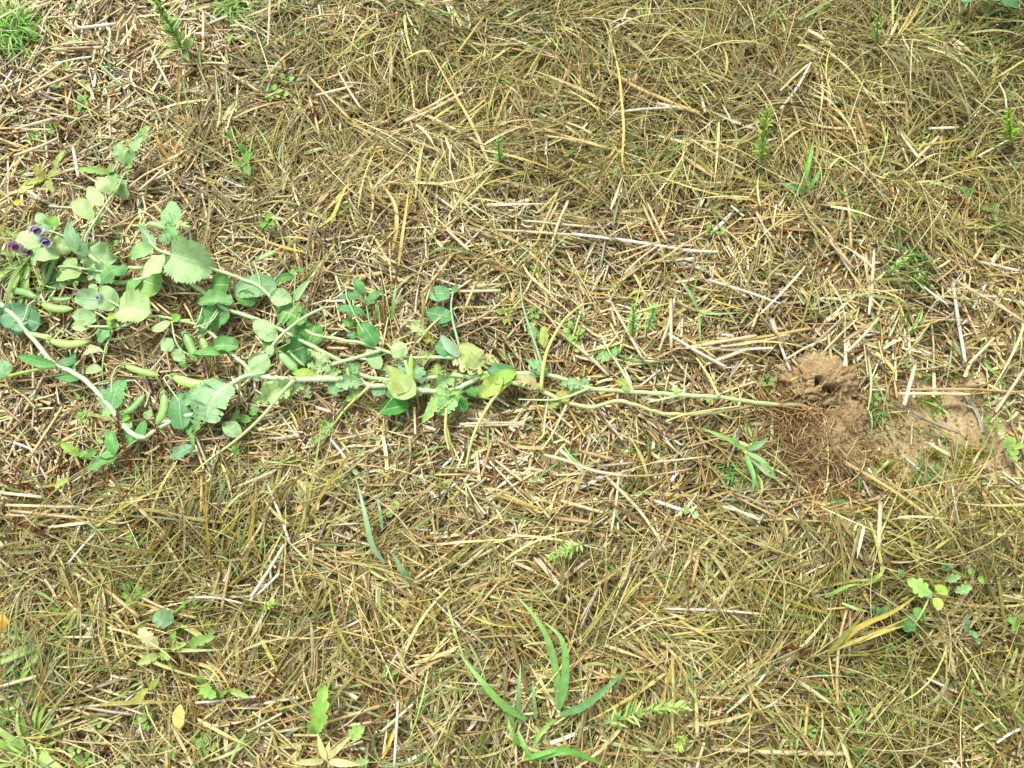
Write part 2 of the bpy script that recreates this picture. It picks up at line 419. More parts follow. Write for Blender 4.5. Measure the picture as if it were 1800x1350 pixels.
# =================================================================== PEA PLANT
ZS = 0.020
def leaf_mesh(name, base, tip, half, shape='oval', col=(.1, .2, .08), arch=0.1, cup=0.15, fold=0.0, twist=0.0, torn=0.0, teeth=0.0, seed=0, nu=14, nv=6, ripple=0.03, side=None, edge_brown=0.0):
    """a leaf blade between two world points; half = half width in metres; returns mesh in coordinates relative to base"""
    r = np.random.default_rng(seed + 11)
    base, tip = np.asarray(base, float), np.asarray(tip, float)
    A = tip - base; Ln = np.linalg.norm(A); T = A / Ln
    S = np.cross(T, [0.02, 0.03, 1.0]); S /= np.linalg.norm(S)
    N = np.cross(S, T)
    if twist:
        S, N = S * math.cos(twist) + N * math.sin(twist), N * math.cos(twist) - S * math.sin(twist)
    u = np.linspace(0, 1, nu + 1)
    if shape == 'oval': w = np.sin(np.pi * u ** 0.85) ** 0.75
    elif shape == 'round': w = np.sqrt(np.clip(1 - (2 * u - 1) ** 2, 0, 1)) ** 0.8
    elif shape == 'stip': w = np.where(u < .35, 0.45 + 0.55 * np.sin(np.pi / 2 * np.clip(u / .35, 0, 1)), np.cos(np.pi / 2 * np.clip((u - .35) / .65, 0, 1)) ** 0.75)
    elif shape == 'narrow': w = np.sin(np.pi * u ** 0.6) ** 0.9
    elif shape == 'lobed': w = np.sin(np.pi * u ** 0.9) ** 0.7 * (0.62 + 0.38 * np.abs(np.cos(u * np.pi * 3.5)))
    elif shape == 'tri': w = np.clip(1 - u, 0, 1) ** 0.8 * np.clip(u / .12, 0, 1) ** .5
    w = np.maximum(w, 0.0)
    v = np.linspace(-1, 1, nv + 1)
    wl_, wr_ = w.copy(), w.copy()
    if teeth:
        tt = np.where(np.arange(nu + 1) % 2 == 0, 1.0, 1.0 - teeth) * (1 + r.normal(0, teeth * .35, nu + 1))
        wl_ *= tt; wr_ *= np.roll(tt, 1) if nu % 2 else tt
    if torn:
        bite = r.uniform(0, 1, (2, nu + 1))
        bite = np.where(bite > 1 - torn, r.uniform(.25, .75, (2, nu + 1)), 1.0)
        wl_ *= bite[0]; wr_ *= bite[1]
    sgn = np.where(v < 0, -1, 1)
    Wv = np.where(v[None, :] < 0, wl_[:, None], wr_[:, None]) * np.abs(v)[None, :] * half
    ph = r.uniform(0, 6.28, 4)
    z = arch * Ln * np.sin(np.pi * u)[:, None] + cup * half * (v ** 2)[None, :] * 1.0 + fold * Wv \
        + ripple * half * (np.sin(u[:, None] * 9 + ph[0] + v[None, :] * 2) * np.abs(v)[None, :] + np.sin(u[:, None] * 17 + ph[1]) * np.abs(v)[None, :] ** 2 * .8)
    du = np.zeros((nu + 1, nv + 1))
    if teeth: du += np.where((np.arange(nu + 1) % 2 == 0)[:, None], teeth * .25 / nu * 2, 0) * (np.abs(v)[None, :] > .9)
    bend = (side or 0.0) * Ln * (u * (1 - u) * 4)
    V = base * 0 + (u[:, None] + du)[..., None] * Ln * T + (Wv * sgn[None, :] + bend[:, None])[..., None] * S + z[..., None] * N
    ii = np.arange((nu + 1) * (nv + 1)).reshape(nu + 1, nv + 1)
    q = np.stack([ii[:-1, :-1], ii[:-1, 1:], ii[1:, 1:], ii[1:, :-1]], -1)
    if torn:
        keep = r.uniform(0, 1, q.shape[:2]) > torn * .38
        keep[:, nv // 2 - 1:nv // 2 + 1] |= r.uniform(0, 1, (nu, 2)) > torn * .25
        keep[:1] = True
        q = q[keep]
    q = q.reshape(-1, 4)
    cc = np.asarray(col, float)[None, None, :] * (1 + r.normal(0, .018, (nu + 1, 1, 1))) * (1 - .10 * (np.abs(v) < .2))[None, :, None]
    cc = np.broadcast_to(cc, V.shape).copy()
    if edge_brown:
        k = edge_brown * np.clip(np.abs(v)[None, :] ** 3 + r.uniform(-.3, .3, (nu + 1, nv + 1)), 0, 1)[..., None]
        cc = cc * (1 - k) + k * np.array([.30, .24, .08])
    uvs = np.stack(np.broadcast_arrays(u[:, None], v[None, :]), -1)
    return raw_mesh(name, V, q, cc, uvs)

G_PALE, G_GLAU, G_MID, G_BRIGHT, G_DARK, G_BLUE, G_YEL, G_STEM, G_YSTEM, G_DKSTEM, G_OLIVE = (
    c(182, 212, 150), c(166, 202, 146), c(122, 172, 92), c(158, 202, 86), c(76, 132, 62), c(136, 176, 132), c(176, 192, 112), c(186, 218, 150), c(196, 208, 118), c(140, 178, 120), c(140, 150, 86))

pea = thing("pea_plant", "uprooted pea plant with pods, purple flowers and root clod lying across the straw", "pea plant", W(900, 672, 0))
PEA0 = np.array(pea.location)
_k = [0]
def pea_tube(name, pts, rad_px, col, rad_end=None, z=None, sides=8, mat=None, parent=None, m=None, wob=0.0, col_end=None, woody=0.0):
    """pts in photo px, each (x, y[, z in cm])"""
    P = []
    for p in pts:
        zz = p[2] * .01 if len(p) > 2 else (ZS if z is None else z)
        P.append(W(p[0], p[1], zz))
    m = m or max(10, 5 * len(P))
    P = spline(P, m)
    if wob: P[1:-1] += rng.normal(0, wob, (m - 2, 3))
    s0 = psz(pts[0][0], pts[0][1])
    t = np.linspace(0, 1, m)
    R = .92 * (rad_px * (1 - t) + (rad_px if rad_end is None else rad_end) * t) * s0
    R = R * (1 + .06 * np.sin(t * 40))
    par = parent or pea
    org = P[0].copy()
    cA = np.asarray(col); cB = cA if col_end is None else np.asarray(col_end)
    cc = (cA[None] * (1 - t)[:, None] + cB[None] * t[:, None]) * (1 + rng.normal(0, .03, (m, 1)))
    if woody: 
        kw_ = np.clip(np.exp(-((t - woody * .35).clip(0) / woody)) , 0, 1)[:, None]; cc = cc * (1 - kw_) + kw_ * c(150, 118, 78)
    if name == 'stem':
        R[::9] *= 1.16; cc[::9] = cc[::9] * .80
    cc = np.vstack([np.repeat(cc, sides, 0), cc[:1], cc[-1:]])
    if name in ('stem', 'leaf_stalk'): cc[:m * sides] *= (1 + .10 * np.tile(np.array([1, -1] * (sides // 2) + [0] * (sides % 2)), m))[:, None]
    V, q, _ = tubes(P[None], R[None], sides)
    # close both ends
    V = np.vstack([V, P[:1], P[-1:]])
    nv = m * sides
    cap = [[(i + 1) % sides, i, nv] for i in range(sides)] + [[nv - sides + i, nv - sides + (i + 1) % sides, nv + 1] for i in range(sides)]
    uvs = np.vstack([np.stack([np.repeat(t * 4, sides), np.tile(np.arange(sides) / sides, m)], 1), [[0, 0], [4, 0]]])
    base_par = np.zeros(3)
    q_ = par
    while q_ is not None:
        base_par = base_par + np.array(q_.location); q_ = q_.parent
    o = obj(name, raw_mesh(name, V - org, [q, np.array(cap)], cc, uvs), mat or M_STEM, par, org - base_par)
    for p in spline(np.array([[a[0], a[1], 0] for a in pts], float), max(4, 4 * len(pts))):
        PEA_PTS.append((p[0], p[1], 16.0))
    return o

def pea_leaf(name, b, t, wpx, col, shape='oval', zb=2.2, zt=2.6, mat=None, parent=None, label=None, **kw):
    _k[0] += 1
    B, T = W(b[0], b[1], zb * .01), W(t[0], t[1], zt * .01)
    half = wpx * (.56 if name == 'stipule' else .53) * psz(b[0], b[1])
    col = np.asarray(col); lum = col.mean(); col = np.clip((lum + (col - lum) * 1.10) * (1.4 if lum < .15 else 1.2), .008, .7) * (np.array([1.16, 1.0, .88]) if lum < .15 else np.array([1.02, 1.0, .96]))
    rr = random.Random(_k[0] * 7 + 1)
    kw['twist'] = kw.get('twist', 0) + rr.gauss(0, .24); kw['fold'] = kw.get('fold', 0) + rr.gauss(0, .22); kw['arch'] = kw.get('arch', .1) + rr.gauss(0, .06)
    kw['side'] = kw.get('side', 0) + rr.gauss(0, .03); kw['ripple'] = kw.get('ripple', .03) + abs(rr.gauss(0, .10))
    par = parent or pea
    base_par = np.zeros(3); q_ = par
    while q_ is not None:
        base_par = base_par + np.array(q_.location); q_ = q_.parent
    kw.setdefault('seed', _k[0])
    me = leaf_mesh(name, B, T, half, shape, np.asarray(col), **kw)
    o = obj(name, me, mat or (M_EATEN if kw.get('torn') else M_PEA), par, B - base_par)
    if label: o["label"] = label
    L = math.hypot(t[0] - b[0], t[1] - b[1])
    for f in (.25, .6, .9):
        PEA_PTS.append((b[0] + (t[0] - b[0]) * f, b[1] + (t[1] - b[1]) * f, max(12, wpx * .55)))
    return o
STIP = dict(shape='round', teeth=.12, nu=32, nv=8, arch=.07, cup=.2, ripple=.06)

# ---- main stems, drawn from the roots towards the shoot tips
pea_tube("stem", [(1440, 722, 1.8), (1400, 712, 1.8), (1355, 710), (1324, 707), (1267, 699), (1193, 694, 2.2), (1113, 689, 2.3), (1036, 682, 2.4), (1000, 669), (958, 658), (907, 655), (869, 641), (838, 636), (800, 629), (740, 629), (711, 628), (669, 614), (631, 602), (564, 591), (540, 582), (500, 550), (458, 505, 2.4), (418, 488, 2.5), (375, 472, 2.8), (345, 463, 3.0), (320, 454, 3.2), (296, 447, 3.4), (271, 433, 3.5), (256, 409, 3.6), (250, 395, 3.6)], 4.4, G_STEM, 3.0, m=130, wob=.0003, woody=.05)
pea_tube("stem", [(1324, 714, 1.8), (1233, 727, 1.6), (1167, 727, 1.6), (1129, 716), (1098, 706, 2.2), (1084, 704), (1044, 716), (1024, 714), (996, 707), (951, 687), (900, 672, 2.6), (893, 675, 2.6)], 3.4, c(192, 204, 136), 4.4, m=60, wob=.0004, woody=.10)
pea_tube("stem", [(935, 657), (880, 657, 2.2), (853, 657), (841, 664), (807, 682), (789, 687), (760, 688), (727, 684), (684, 678), (649, 678, 2.4), (629, 669), (580, 667, 2.6), (518, 667, 2.6), (473, 664, 2.3), (444, 658), (420, 667), (398, 682, 2.6), (380, 696, 2.9), (362, 722, 2.0), (316, 734, 1.6), (280, 752, 1.6), (247, 769, 1.7), (215, 745, 1.8), (193, 714, 2.2), (156, 674), (124, 652), (104, 644), (91, 637), (67, 606), (47, 583), (38, 569), (33, 562), (16, 548), (-12, 520)], 5.2, c(196, 224, 168), 4.4, m=140, wob=.00022)
pea_tube("stem", [(853, 659, 1.8), (831, 663), (793, 660), (729, 667), (690, 668), (651, 664), (624, 653), (600, 636), (544, 606, 2.3), (496, 581), (451, 561), (411, 548), (389, 539, 2.4), (362, 517), (340, 501), (322, 487), (300, 471), (276, 469), (244, 471, 2.6), (218, 471), (196, 473), (169, 458, 2.8), (153, 442, 3.0), (149, 427, 3.1)], 4.0, G_STEM, 4.2, m=110, wob=.0002)
pea_tube("stem", [(444, 658), (433, 644), (402, 617), (360, 577), (311, 562, 2.6), (278, 556), (242, 557, 2.9), (222, 545, 2.9), (190, 528, 2.8), (167, 518, 2.8)], 4.0, G_STEM, 1.9, m=60, wob=.0002)
pea_tube("stem", [(200, 496), (216, 497), (233, 494), (253, 489), (300, 474, 1.8)], 4.2, G_STEM, 3.6)
pea_tube("stem", [(242, 557, 2.6), (222, 572), (193, 574, 2.6), (155, 574, 2.4)], 2.6, G_STEM, 2.2)
pea_tube("side_stem", [(718, 676, 2.6), (718, 655, 3.0), (712, 634, 3.2)], 4.0, G_STEM, 3.4)
# ---- leaf stalks whose leaflets have been eaten
def stalk(pts, r0, r1, col, **k): return pea_tube("leaf_stalk", pts, r0, col, r1, **k)
stalk([(651, 678, 2.5), (611, 715, 2.0), (590, 742), (573, 764, 1.6), (553, 800, 1.2)], 3.4, 1.3, G_YSTEM, col_end=G_OLIVE)
stalk([(518, 667, 2.9), (495, 691, 2.8), (464, 729, 2.5), (429, 762), (400, 785), (373, 804, 1.6), (340, 831, 1.1)], 4.4, 1.6, G_STEM, col_end=G_YSTEM)
stalk([(669, 616, 2.5), (629, 628, 2.8), (584, 641, 2.4), (574, 648, 2)], 3.8, 3.6, G_STEM)
stalk([(464, 648, 2.4), (470, 628, 2.7), (480, 606, 3), (504, 581, 3.2), (536, 557, 3.2), (569, 541, 3.0)], 3.0, 2.6, G_STEM)
stalk([(893, 674, 2.7), (876, 690, 2.9), (860, 711, 3.0), (840, 747, 2.6), (829, 776, 2.1), (818, 822, 1.3)], 3.8, 2.2, G_YSTEM)
stalk([(818, 822, 1.3), (795, 823, 1.2), (775, 822, 1.0)], 1.2, .8, G_YSTEM)
stalk([(818, 822, 1.3), (835, 832, 1.2), (853, 842, 1.0)], 1.3, .8, G_YSTEM)
stalk([(951, 687, 2.4), (952, 672, 3.0), (956, 640, 3.4), (964, 611, 3.6), (980, 580, 3.4), (996, 558, 3.0), (1024, 536, 2.4), (1049, 533, 1.6)], 4.0, 1.6, G_YSTEM)
stalk([(958, 658, 2.4), (940, 602, 2.6), (927, 564, 2.4), (918, 531, 2.0), (914, 490, 1.5)], 3.0, 1.5, G_DKSTEM)
stalk([(1113, 689, 2.3), (1109, 680, 2.5), (1082, 633, 2.6), (1073, 622, 2.4), (1056, 587, 2.0)], 3.0, 1.2, G_STEM)
stalk([(1193, 695, 2.3), (1168, 701, 2.3), (1140, 707, 1.8)], 2.4, 2.0, G_STEM)
stalk([(1036, 682, 2.5), (1015, 691, 2.6), (996, 698, 2.4), (967, 703, 2.2), (911, 702, 1.8)], 3.0, 1.2, G_STEM)
stalk([(1264, 697, 2.3), (1247, 664, 2.4), (1232, 640, 2.2), (1224, 629, 2.0)], 3.2, 1.8, c(206, 204, 130))
stalk([(784, 690, 2.3), (785, 712, 2.7), (783, 753, 2.4), (786, 776, 2.0), (790, 792, 1.6)], 3.2, 2.4, G_YSTEM)
stalk([(733, 604, 1.8), (748, 584, 2.2), (764, 567, 2.6), (784, 552), (804, 540, 2.4)], 2.6, 1.8, G_YSTEM)
stalk([(804, 540, 2.4), (862, 538, 2.0), (915, 534, 1.6)], 1.0, .7, G_YSTEM)
stalk([(1300, 714, 2.0), (1240, 722, 2.2), (1200, 730, 2.2), (1172, 740, 1.9)], 1.6, 1.6, c(206, 198, 134))
stalk([(996, 712, 2.0), (985, 735, 1.9), (970, 765, 1.6), (952, 792, 1.2)], 2.6, 1.6, c(222, 206, 150))
stalk([(0, 665, 1.8), (40, 655, 2), (75, 648, 2.2), (98, 645, 2.3)], 3.0, 2.8, G_BRIGHT)
stalk([(102, 469, 3.2), (120, 468, 3.2), (150, 473, 3.0), (190, 479, 2.6)], 1.8, 1.8, G_STEM)
stalk([(140, 427, 3.4), (115, 416, 3.8), (95, 408, 3.9), (80, 405, 4.0)], 2.0, 1.4, G_STEM)
# ---- pale under leaf, tip rachis with three leaflets
rs = pea_tube("leaf_stalk", [(149, 428, 3.2), (151, 415, 3.4), (160, 400, 3.6), (178, 371, 3.8), (196, 345, 3.8), (209, 326, 3.6), (215, 312, 3.4), (222, 303, 3.2), (236, 298, 3)], 2.6, G_STEM, .9)
pea_leaf("leaflet", (166, 388), (131, 352), 28, G_PALE, zb=3.6, zt=3.9, parent=rs, arch=.05)
pea_leaf("leaflet", (181, 362), (155, 328), 24, G_PALE, zb=3.8, zt=4.0, parent=rs, arch=.05)
pea_leaf("leaflet", (198, 341), (173, 315), 22, G_PALE, zb=3.8, zt=4.0, parent=rs, arch=.05)
pea_leaf("leaflet", (170, 396), (178, 372), 10, G_BRIGHT, zb=3.2, zt=3.2, parent=rs)
# ---- leaves, flower end
L = pea_leaf
L("stipule", (300, 447), (378, 470), 70, G_GLAU, zb=3.3, zt=2.6, twist=-.15, **STIP)
L("stipule", (312, 474), (352, 482), 42, G_GLAU, zb=2.4, zt=2.2, **STIP)
L("stipule", (150, 434), (193, 472), 48, G_GLAU, zb=2.8, zt=2.2, **STIP)
L("stipule", (80, 430), (24, 424), 46, G_PALE, shape='oval', zb=3.6, zt=3.2, arch=.10, fold=-.3, twist=-.25)
L("leaflet", (107, 448), (109, 409), 32, c(178, 208, 140), zb=3.3, zt=3.5, fold=-.12)
L("leaflet", (107, 449), (57, 466), 32, c(170, 204, 140), zb=3.3, zt=3.2, fold=-.12)
L("stipule", (154, 452), (128, 384), 22, G_BLUE, shape='narrow', zb=2.9, zt=3.6, fold=.5, side=-.08)
L("leaflet", (272, 436), (229, 456), 26, c(146, 190, 120), zb=3.6, zt=3.2, fold=-.3, arch=.10)
L("leaflet", (291, 448), (249, 487), 36, G_PALE, zb=3.8, zt=3.6, fold=-.25, arch=.08)
L("stipule", (243, 490), (284, 506), 48, c(118, 168, 92), zb=1.9, zt=1.6, shape='round', nu=20, nv=8, arch=.06, cup=.1)
L("stipule", (247, 488), (226, 526), 18, G_MID, shape='narrow', zb=2.0, zt=1.8, fold=.3)
L("stipule", (301, 455), (314, 494), 24, c(96, 152, 92), shape='stip', zb=3.0, zt=2.6, teeth=.14, nu=16, nv=6, fold=.35)
L("stipule", (226, 467), (175, 500), 30, c(92, 148, 88), shape='oval', zb=2.9, zt=2.5, teeth=.10, nu=18, nv=6, fold=-.45, arch=.12)
L("stipule", (196, 476), (158, 482), 34, G_GLAU, shape='round', zb=2.5, zt=2.3, torn=.22, nu=16, nv=8)
L("leaflet", (146, 480), (102, 486), 40, c(160, 196, 124), shape='round', zb=2.5, zt=2.2, nu=16)
L("stipule", (128, 452), (124, 480), 22, c(150, 188, 116), shape='oval', zb=2.8, zt=2.6)
L("leaflet", (168, 517), (160, 498), 14, G_GLAU, zb=2.9, zt=3.0)
L("leaflet", (168, 519), (209, 536), 40, G_GLAU, shape='round', zb=2.5, zt=2.3, nu=16)
L("leaflet", (190, 528), (131, 524), 34, c(160, 198, 146), zb=2.7, zt=2.5, shape='oval')
L("stipule", (208, 544), (267, 551), 60, G_PALE, zb=3.0, zt=2.8, twist=.1, **STIP)
L("leaflet", (171, 562), (128, 553), 28, G_GLAU, zb=2.4, zt=2.2)
L("leaflet", (160, 572), (126, 574), 18, G_PALE, zb=2.1, zt=2.0)
L("leaflet", (194, 574), (206, 550), 14, G_BRIGHT, zb=2.7, zt=2.9, fold=.4)
L("stipule", (192, 574), (176, 604), 22, c(110, 160, 106), zb=2.2, zt=1.9)
L("stipule", (2, 552), (73, 570), 46, c(96, 146, 112), zb=1.9, zt=1.7, **STIP)
L("stipule", (36, 566), (40, 588), 38, G_BLUE, zb=1.8, zt=1.4, **STIP)
L("stipule", (372, 502), (406, 503), 36, G_DARK, zb=1.8, zt=1.9, **STIP)
L("stipule", (412, 515), (488, 502), 40, c(106, 154, 112), zb=2.2, zt=2.0, **STIP)
L("stipule", (420, 518), (450, 534), 26, G_DARK, zb=2.0, zt=1.7, **STIP)
L("stipule", (348, 532), (411, 532), 32, c(104, 156, 100), zb=2.3, zt=2.2, **STIP)
L("stipule", (404, 545), (350, 568), 40, c(88, 142, 84), zb=2.2, zt=2.0, **STIP)
L("stipule", (370, 545), (356, 590), 30, c(84, 140, 82), zb=1.9, zt=1.6, shape='stip', teeth=.1)
L("leaflet", (514, 530), (476, 520), 30, G_GLAU, zb=2.7, zt=2.5, mat=M_EATEN)
L("leaflet", (519, 530), (548, 489), 14, G_GLAU, shape='narrow', zb=2.6, zt=2.9, fold=.3)
L("leaflet", (518, 486), (484, 494), 15, G_DARK, zb=2.4, zt=2.2)
L("leaflet", (516, 489), (513, 472), 12, G_MID, zb=2.4, zt=2.3)
L("leaflet", (518, 477), (538, 472), 10, c(80, 138, 60), zb=2.2, zt=2.0)
stalk([(516, 560, 2.4), (517, 530, 2.6), (519, 490, 2.5), (520, 478, 2.3)], 1.6, 1.2, G_DKSTEM)
L("stipule", (492, 545), (536, 568), 46, c(110, 158, 96), zb=2.6, zt=2.3, torn=.12, **STIP)
L("stipule", (520, 556), (522, 592), 30, G_MID, shape='stip', zb=2.5, zt=2.0, teeth=.08)
L("stipule", (540, 608), (554, 569), 40, G_DARK, zb=1.7, zt=1.9, **STIP)
L("stipule", (546, 606), (500, 622), 50, c(72, 130, 72), zb=1.6, zt=1.3, **STIP)
L("leaflet", (485, 600), (445, 562), 32, G_GLAU, zb=2.3, zt=2.4, mat=M_EATEN, nu=18, teeth=.05)
L("leaflet", (480, 600), (462, 616), 20, G_MID, zb=1.8, zt=1.5)
L("stipule", (376, 608), (420, 610), 28, c(104, 158, 98), zb=2.1, zt=2.0, **STIP)
L("leaflet", (402, 620), (334, 623), 15, c(118, 172, 100), shape='narrow', zb=1.9, zt=1.7)
L("stipule", (466, 655), (446, 624), 34, G_GLAU, zb=2.6, zt=2.9, shape='round', nu=16)
L("leaflet", (468, 621), (482, 608), 15, G_GLAU, zb=3.2, zt=3.4)
L("leaflet", (687, 620), (716, 611), 26, G_PALE, zb=3.5, zt=3.5, shape='round')
L("stipule", (522, 664), (445, 706), 40, c(166, 196, 132), shape='lobed', zb=2.7, zt=1.8, torn=.16, teeth=.12, nu=24, nv=8)
L("stipule", (520, 670), (488, 704), 26, c(170, 192, 130), shape='lobed', zb=2.3, zt=1.5, torn=.22, nu=16)
L("stipule", (524, 672), (546, 700), 30, c(176, 196, 140), shape='lobed', zb=2.2, zt=1.4, torn=.34, nu=16, nv=8)
L("stipule", (400, 670), (362, 742), 66, c(150, 188, 140), zb=2.5, zt=2.0, torn=.05, shape='round', teeth=.07, nu=26, nv=8, arch=.08)
L("stipule", (385, 688), (322, 706), 44, c(124, 168, 116), shape='lobed', zb=2.3, zt=1.6, torn=.16, nu=20, nv=8)
L("stipule", (362, 700), (342, 766), 26, c(118, 166, 100), shape='lobed', zb=2.1, zt=1.2, torn=.2, nu=18)
L("leaflet", (424, 768), (392, 744), 26, c(156, 190, 138), zb=1.6, zt=1.7, mat=M_EATEN)
L("leaflet", (455, 716), (438, 728), 18, c(90, 148, 76), zb=1.4, zt=1.2)
L("leaflet", (442, 740), (414, 732), 14, c(106, 160, 84), zb=1.3, zt=1.2)
L("leaflet", (420, 798), (408, 782), 14, c(96, 154, 76), zb=1.2, zt=1.1)
L("stipule", (716, 690), (676, 640), 40, c(166, 184, 110), shape='tri', zb=3.0, zt=3.2, teeth=.05, nu=16, label="yellowing pea leaf bent over the stem")
L("stipule", (732, 694), (680, 672), 40, c(170, 194, 130), shape='oval', zb=3.1, zt=2.9, nu=16)
L("leaflet", (725, 690), (677, 692), 34, c(84, 146, 82), zb=2.0, zt=1.8, fold=.2)
L("leaflet", (722, 712), (664, 724), 28, c(64, 138, 62), zb=1.6, zt=1.3, fold=.25)
L("leaflet", (730, 640), (742, 676), 26, G_BLUE, zb=2.4, zt=2.2, torn=.2, shape='lobed')
L("leaflet", (700, 632), (712, 668), 28, G_BLUE, zb=2.2, zt=2.0, torn=.2, shape='lobed')
L("leaflet", (668, 650), (644, 614), 24, G_GLAU, zb=2.0, zt=2.1, mat=M_EATEN)
L("stipule", (606, 660), (636, 640), 26, c(118, 164, 104), zb=2.1, zt=2.2, torn=.2, shape='lobed', nu=16)
L("stipule", (610, 670), (578, 692), 36, c(112, 160, 112), zb=2.2, zt=1.8, shape='stip')
L("stipule", (640, 672), (588, 676), 26, c(138, 176, 124), zb=2.8, zt=2.6, torn=.25, shape='lobed', nu=18)
L("stipule", (655, 682), (676, 694), 22, G_BLUE, zb=2.0, zt=1.8, shape='stip')
L("leaflet", (644, 684), (606, 706), 18, c(140, 178, 96), shape='lobed', zb=2.2, zt=1.7, torn=.15)
L("leaflet", (590, 742), (560, 762), 30, c(118, 160, 90), shape='lobed', zb=1.8, zt=1.3, torn=.3, nu=20)
L("leaflet", (578, 760), (545, 790), 18, c(134, 160, 92), shape='lobed', zb=1.5, zt=1.1, torn=.35, nu=18)
L("stipule", (582, 640), (546, 622), 24, c(170, 194, 142), shape='lobed', zb=2.6, zt=2.6, torn=.40, nu=20, nv=8)
L("stipule", (584, 652), (540, 640), 24, c(150, 186, 130), shape='lobed', zb=2.6, zt=2.5, torn=.32, nu=20, nv=8)
L("stipule", (558, 662), (512, 656), 18, c(150, 176, 80), shape='oval', zb=2.4, zt=2.5, label="yellowing narrow pea leaf")
L("stipule", (789, 686), (741, 746), 40, c(150, 188, 112), shape='tri', zb=2.9, zt=1.8, teeth=.14, nu=20, torn=.04)
L("stipule", (790, 690), (772, 730), 34, c(150, 196, 128), shape='stip', zb=2.9, zt=2.2, teeth=.12, torn=.10, nu=18)
L("stipule", (795, 685), (806, 706), 30, c(142, 190, 110), shape='lobed', zb=2.9, zt=2.6, torn=.18, nu=16)
L("stipule", (800, 660), (762, 682), 32, c(146, 182, 118), shape='lobed', zb=1.8, zt=1.6, torn=.22, nu=16)
L("leaflet", (800, 696), (816, 724), 26, c(70, 134, 72), zb=2.0, zt=1.7, shape='round')
L("leaflet", (838, 698), (815, 684), 20, c(74, 140, 66), zb=1.8, zt=1.6)
L("leaflet", (768, 672), (766, 640), 32, c(128, 158, 88), zb=1.7, zt=1.7, torn=.25, shape='lobed', nu=18)
L("stipule", (842, 648), (808, 604), 36, c(170, 186, 118), shape='stip', zb=2.8, zt=3.2, nu=18, torn=.06, label="pale yellowed pea leaf with eaten patches")
L("stipule", (848, 656), (793, 636), 30, c(190, 200, 142), shape='lobed', zb=2.9, zt=2.6, torn=.34, nu=22, nv=8)
L("stipule", (838, 632), (844, 612), 14, c(196, 208, 166), shape='lobed', zb=2.8, zt=3.2, torn=.4, nu=12)
L("stipule", (855, 652), (905, 648), 20, c(74, 128, 84), zb=2.5, zt=2.1, shape='oval')
L("stipule", (862, 668), (842, 660), 20, c(126, 166, 80), zb=2.6, zt=2.5, shape='lobed', torn=.1)
L("stipule", (884, 662), (842, 700), 28, c(166, 190, 98), shape='oval', zb=3.0, zt=2.2, fold=.2, torn=.05, edge_brown=.3, label="yellow green pea leaf folded along its middle")
L("stipule", (866, 672), (908, 654), 26, c(140, 186, 80), shape='oval', zb=3.0, zt=2.9, teeth=.10, nu=16, fold=-.2)
L("stipule", (948, 684), (902, 662), 22, c(170, 164, 118), zb=2.7, zt=2.6, shape='oval', torn=.14, edge_brown=.5, label="withered brown pea leaf")
L("stipule", (958, 660), (922, 632), 30, c(134, 178, 122), shape='stip', zb=2.4, zt=2.3, torn=.16, teeth=.15, nu=18)
L("stipule", (952, 662), (912, 660), 12, c(120, 166, 100), shape='lobed', zb=2.1, zt=1.9, torn=.15)
L("leaflet", (938, 600), (925, 566), 20, c(118, 156, 110), shape='lobed', zb=2.4, zt=2.1, torn=.2)
L("leaflet", (945, 596), (940, 574), 12, c(134, 166, 118), shape='lobed', zb=2.3, zt=2.1, torn=.2)
L("leaflet", (955, 612), (956, 572), 20, c(164, 180, 96), shape='lobed', zb=1.9, zt=2.0, torn=.12, nu=16, label="dying yellow green leaflet")
L("stipule", (1034, 680), (982, 676), 24, c(134, 166, 118), shape='lobed', zb=2.3, zt=2.0, torn=.30, nu=22, nv=8)
L("stipule", (1036, 684), (1000, 692), 16, c(150, 170, 96), shape='lobed', zb=2.1, zt=1.8, torn=.3, nu=16)
L("stipule", (1036, 680), (1024, 664), 16, c(130, 166, 110), shape='lobed', zb=2.3, zt=2.2, torn=.25, nu=12)
L("stipule", (1000, 706), (978, 690), 18, c(158, 160, 80), shape='lobed', zb=2.4, zt=2.0, torn=.15, edge_brown=.4)
L("stipule", (984, 704), (962, 718), 14, c(150, 176, 86), shape='lobed', zb=2.0, zt=1.6, torn=.15)
L("leaflet", (1076, 626), (1048, 630), 20, c(126, 174, 112), shape='lobed', zb=2.5, zt=2.2, torn=.28, nu=18)
L("leaflet", (1075, 624), (1092, 609), 14, c(122, 172, 100), shape='lobed', zb=2.5, zt=2.4, torn=.2, nu=14)
L("stipule", (1110, 688), (1080, 668), 18, c(124, 150, 74), shape='stip', zb=2.4, zt=2.0, torn=.12, edge_brown=.3)
L("stipule", (1193, 693), (1180, 680), 12, c(170, 196, 126), shape='stip', zb=2.4, zt=2.3)
L("stipule", (1240, 700), (1250, 712), 10, c(128, 164, 80), shape='stip', zb=2.1, zt=1.8)
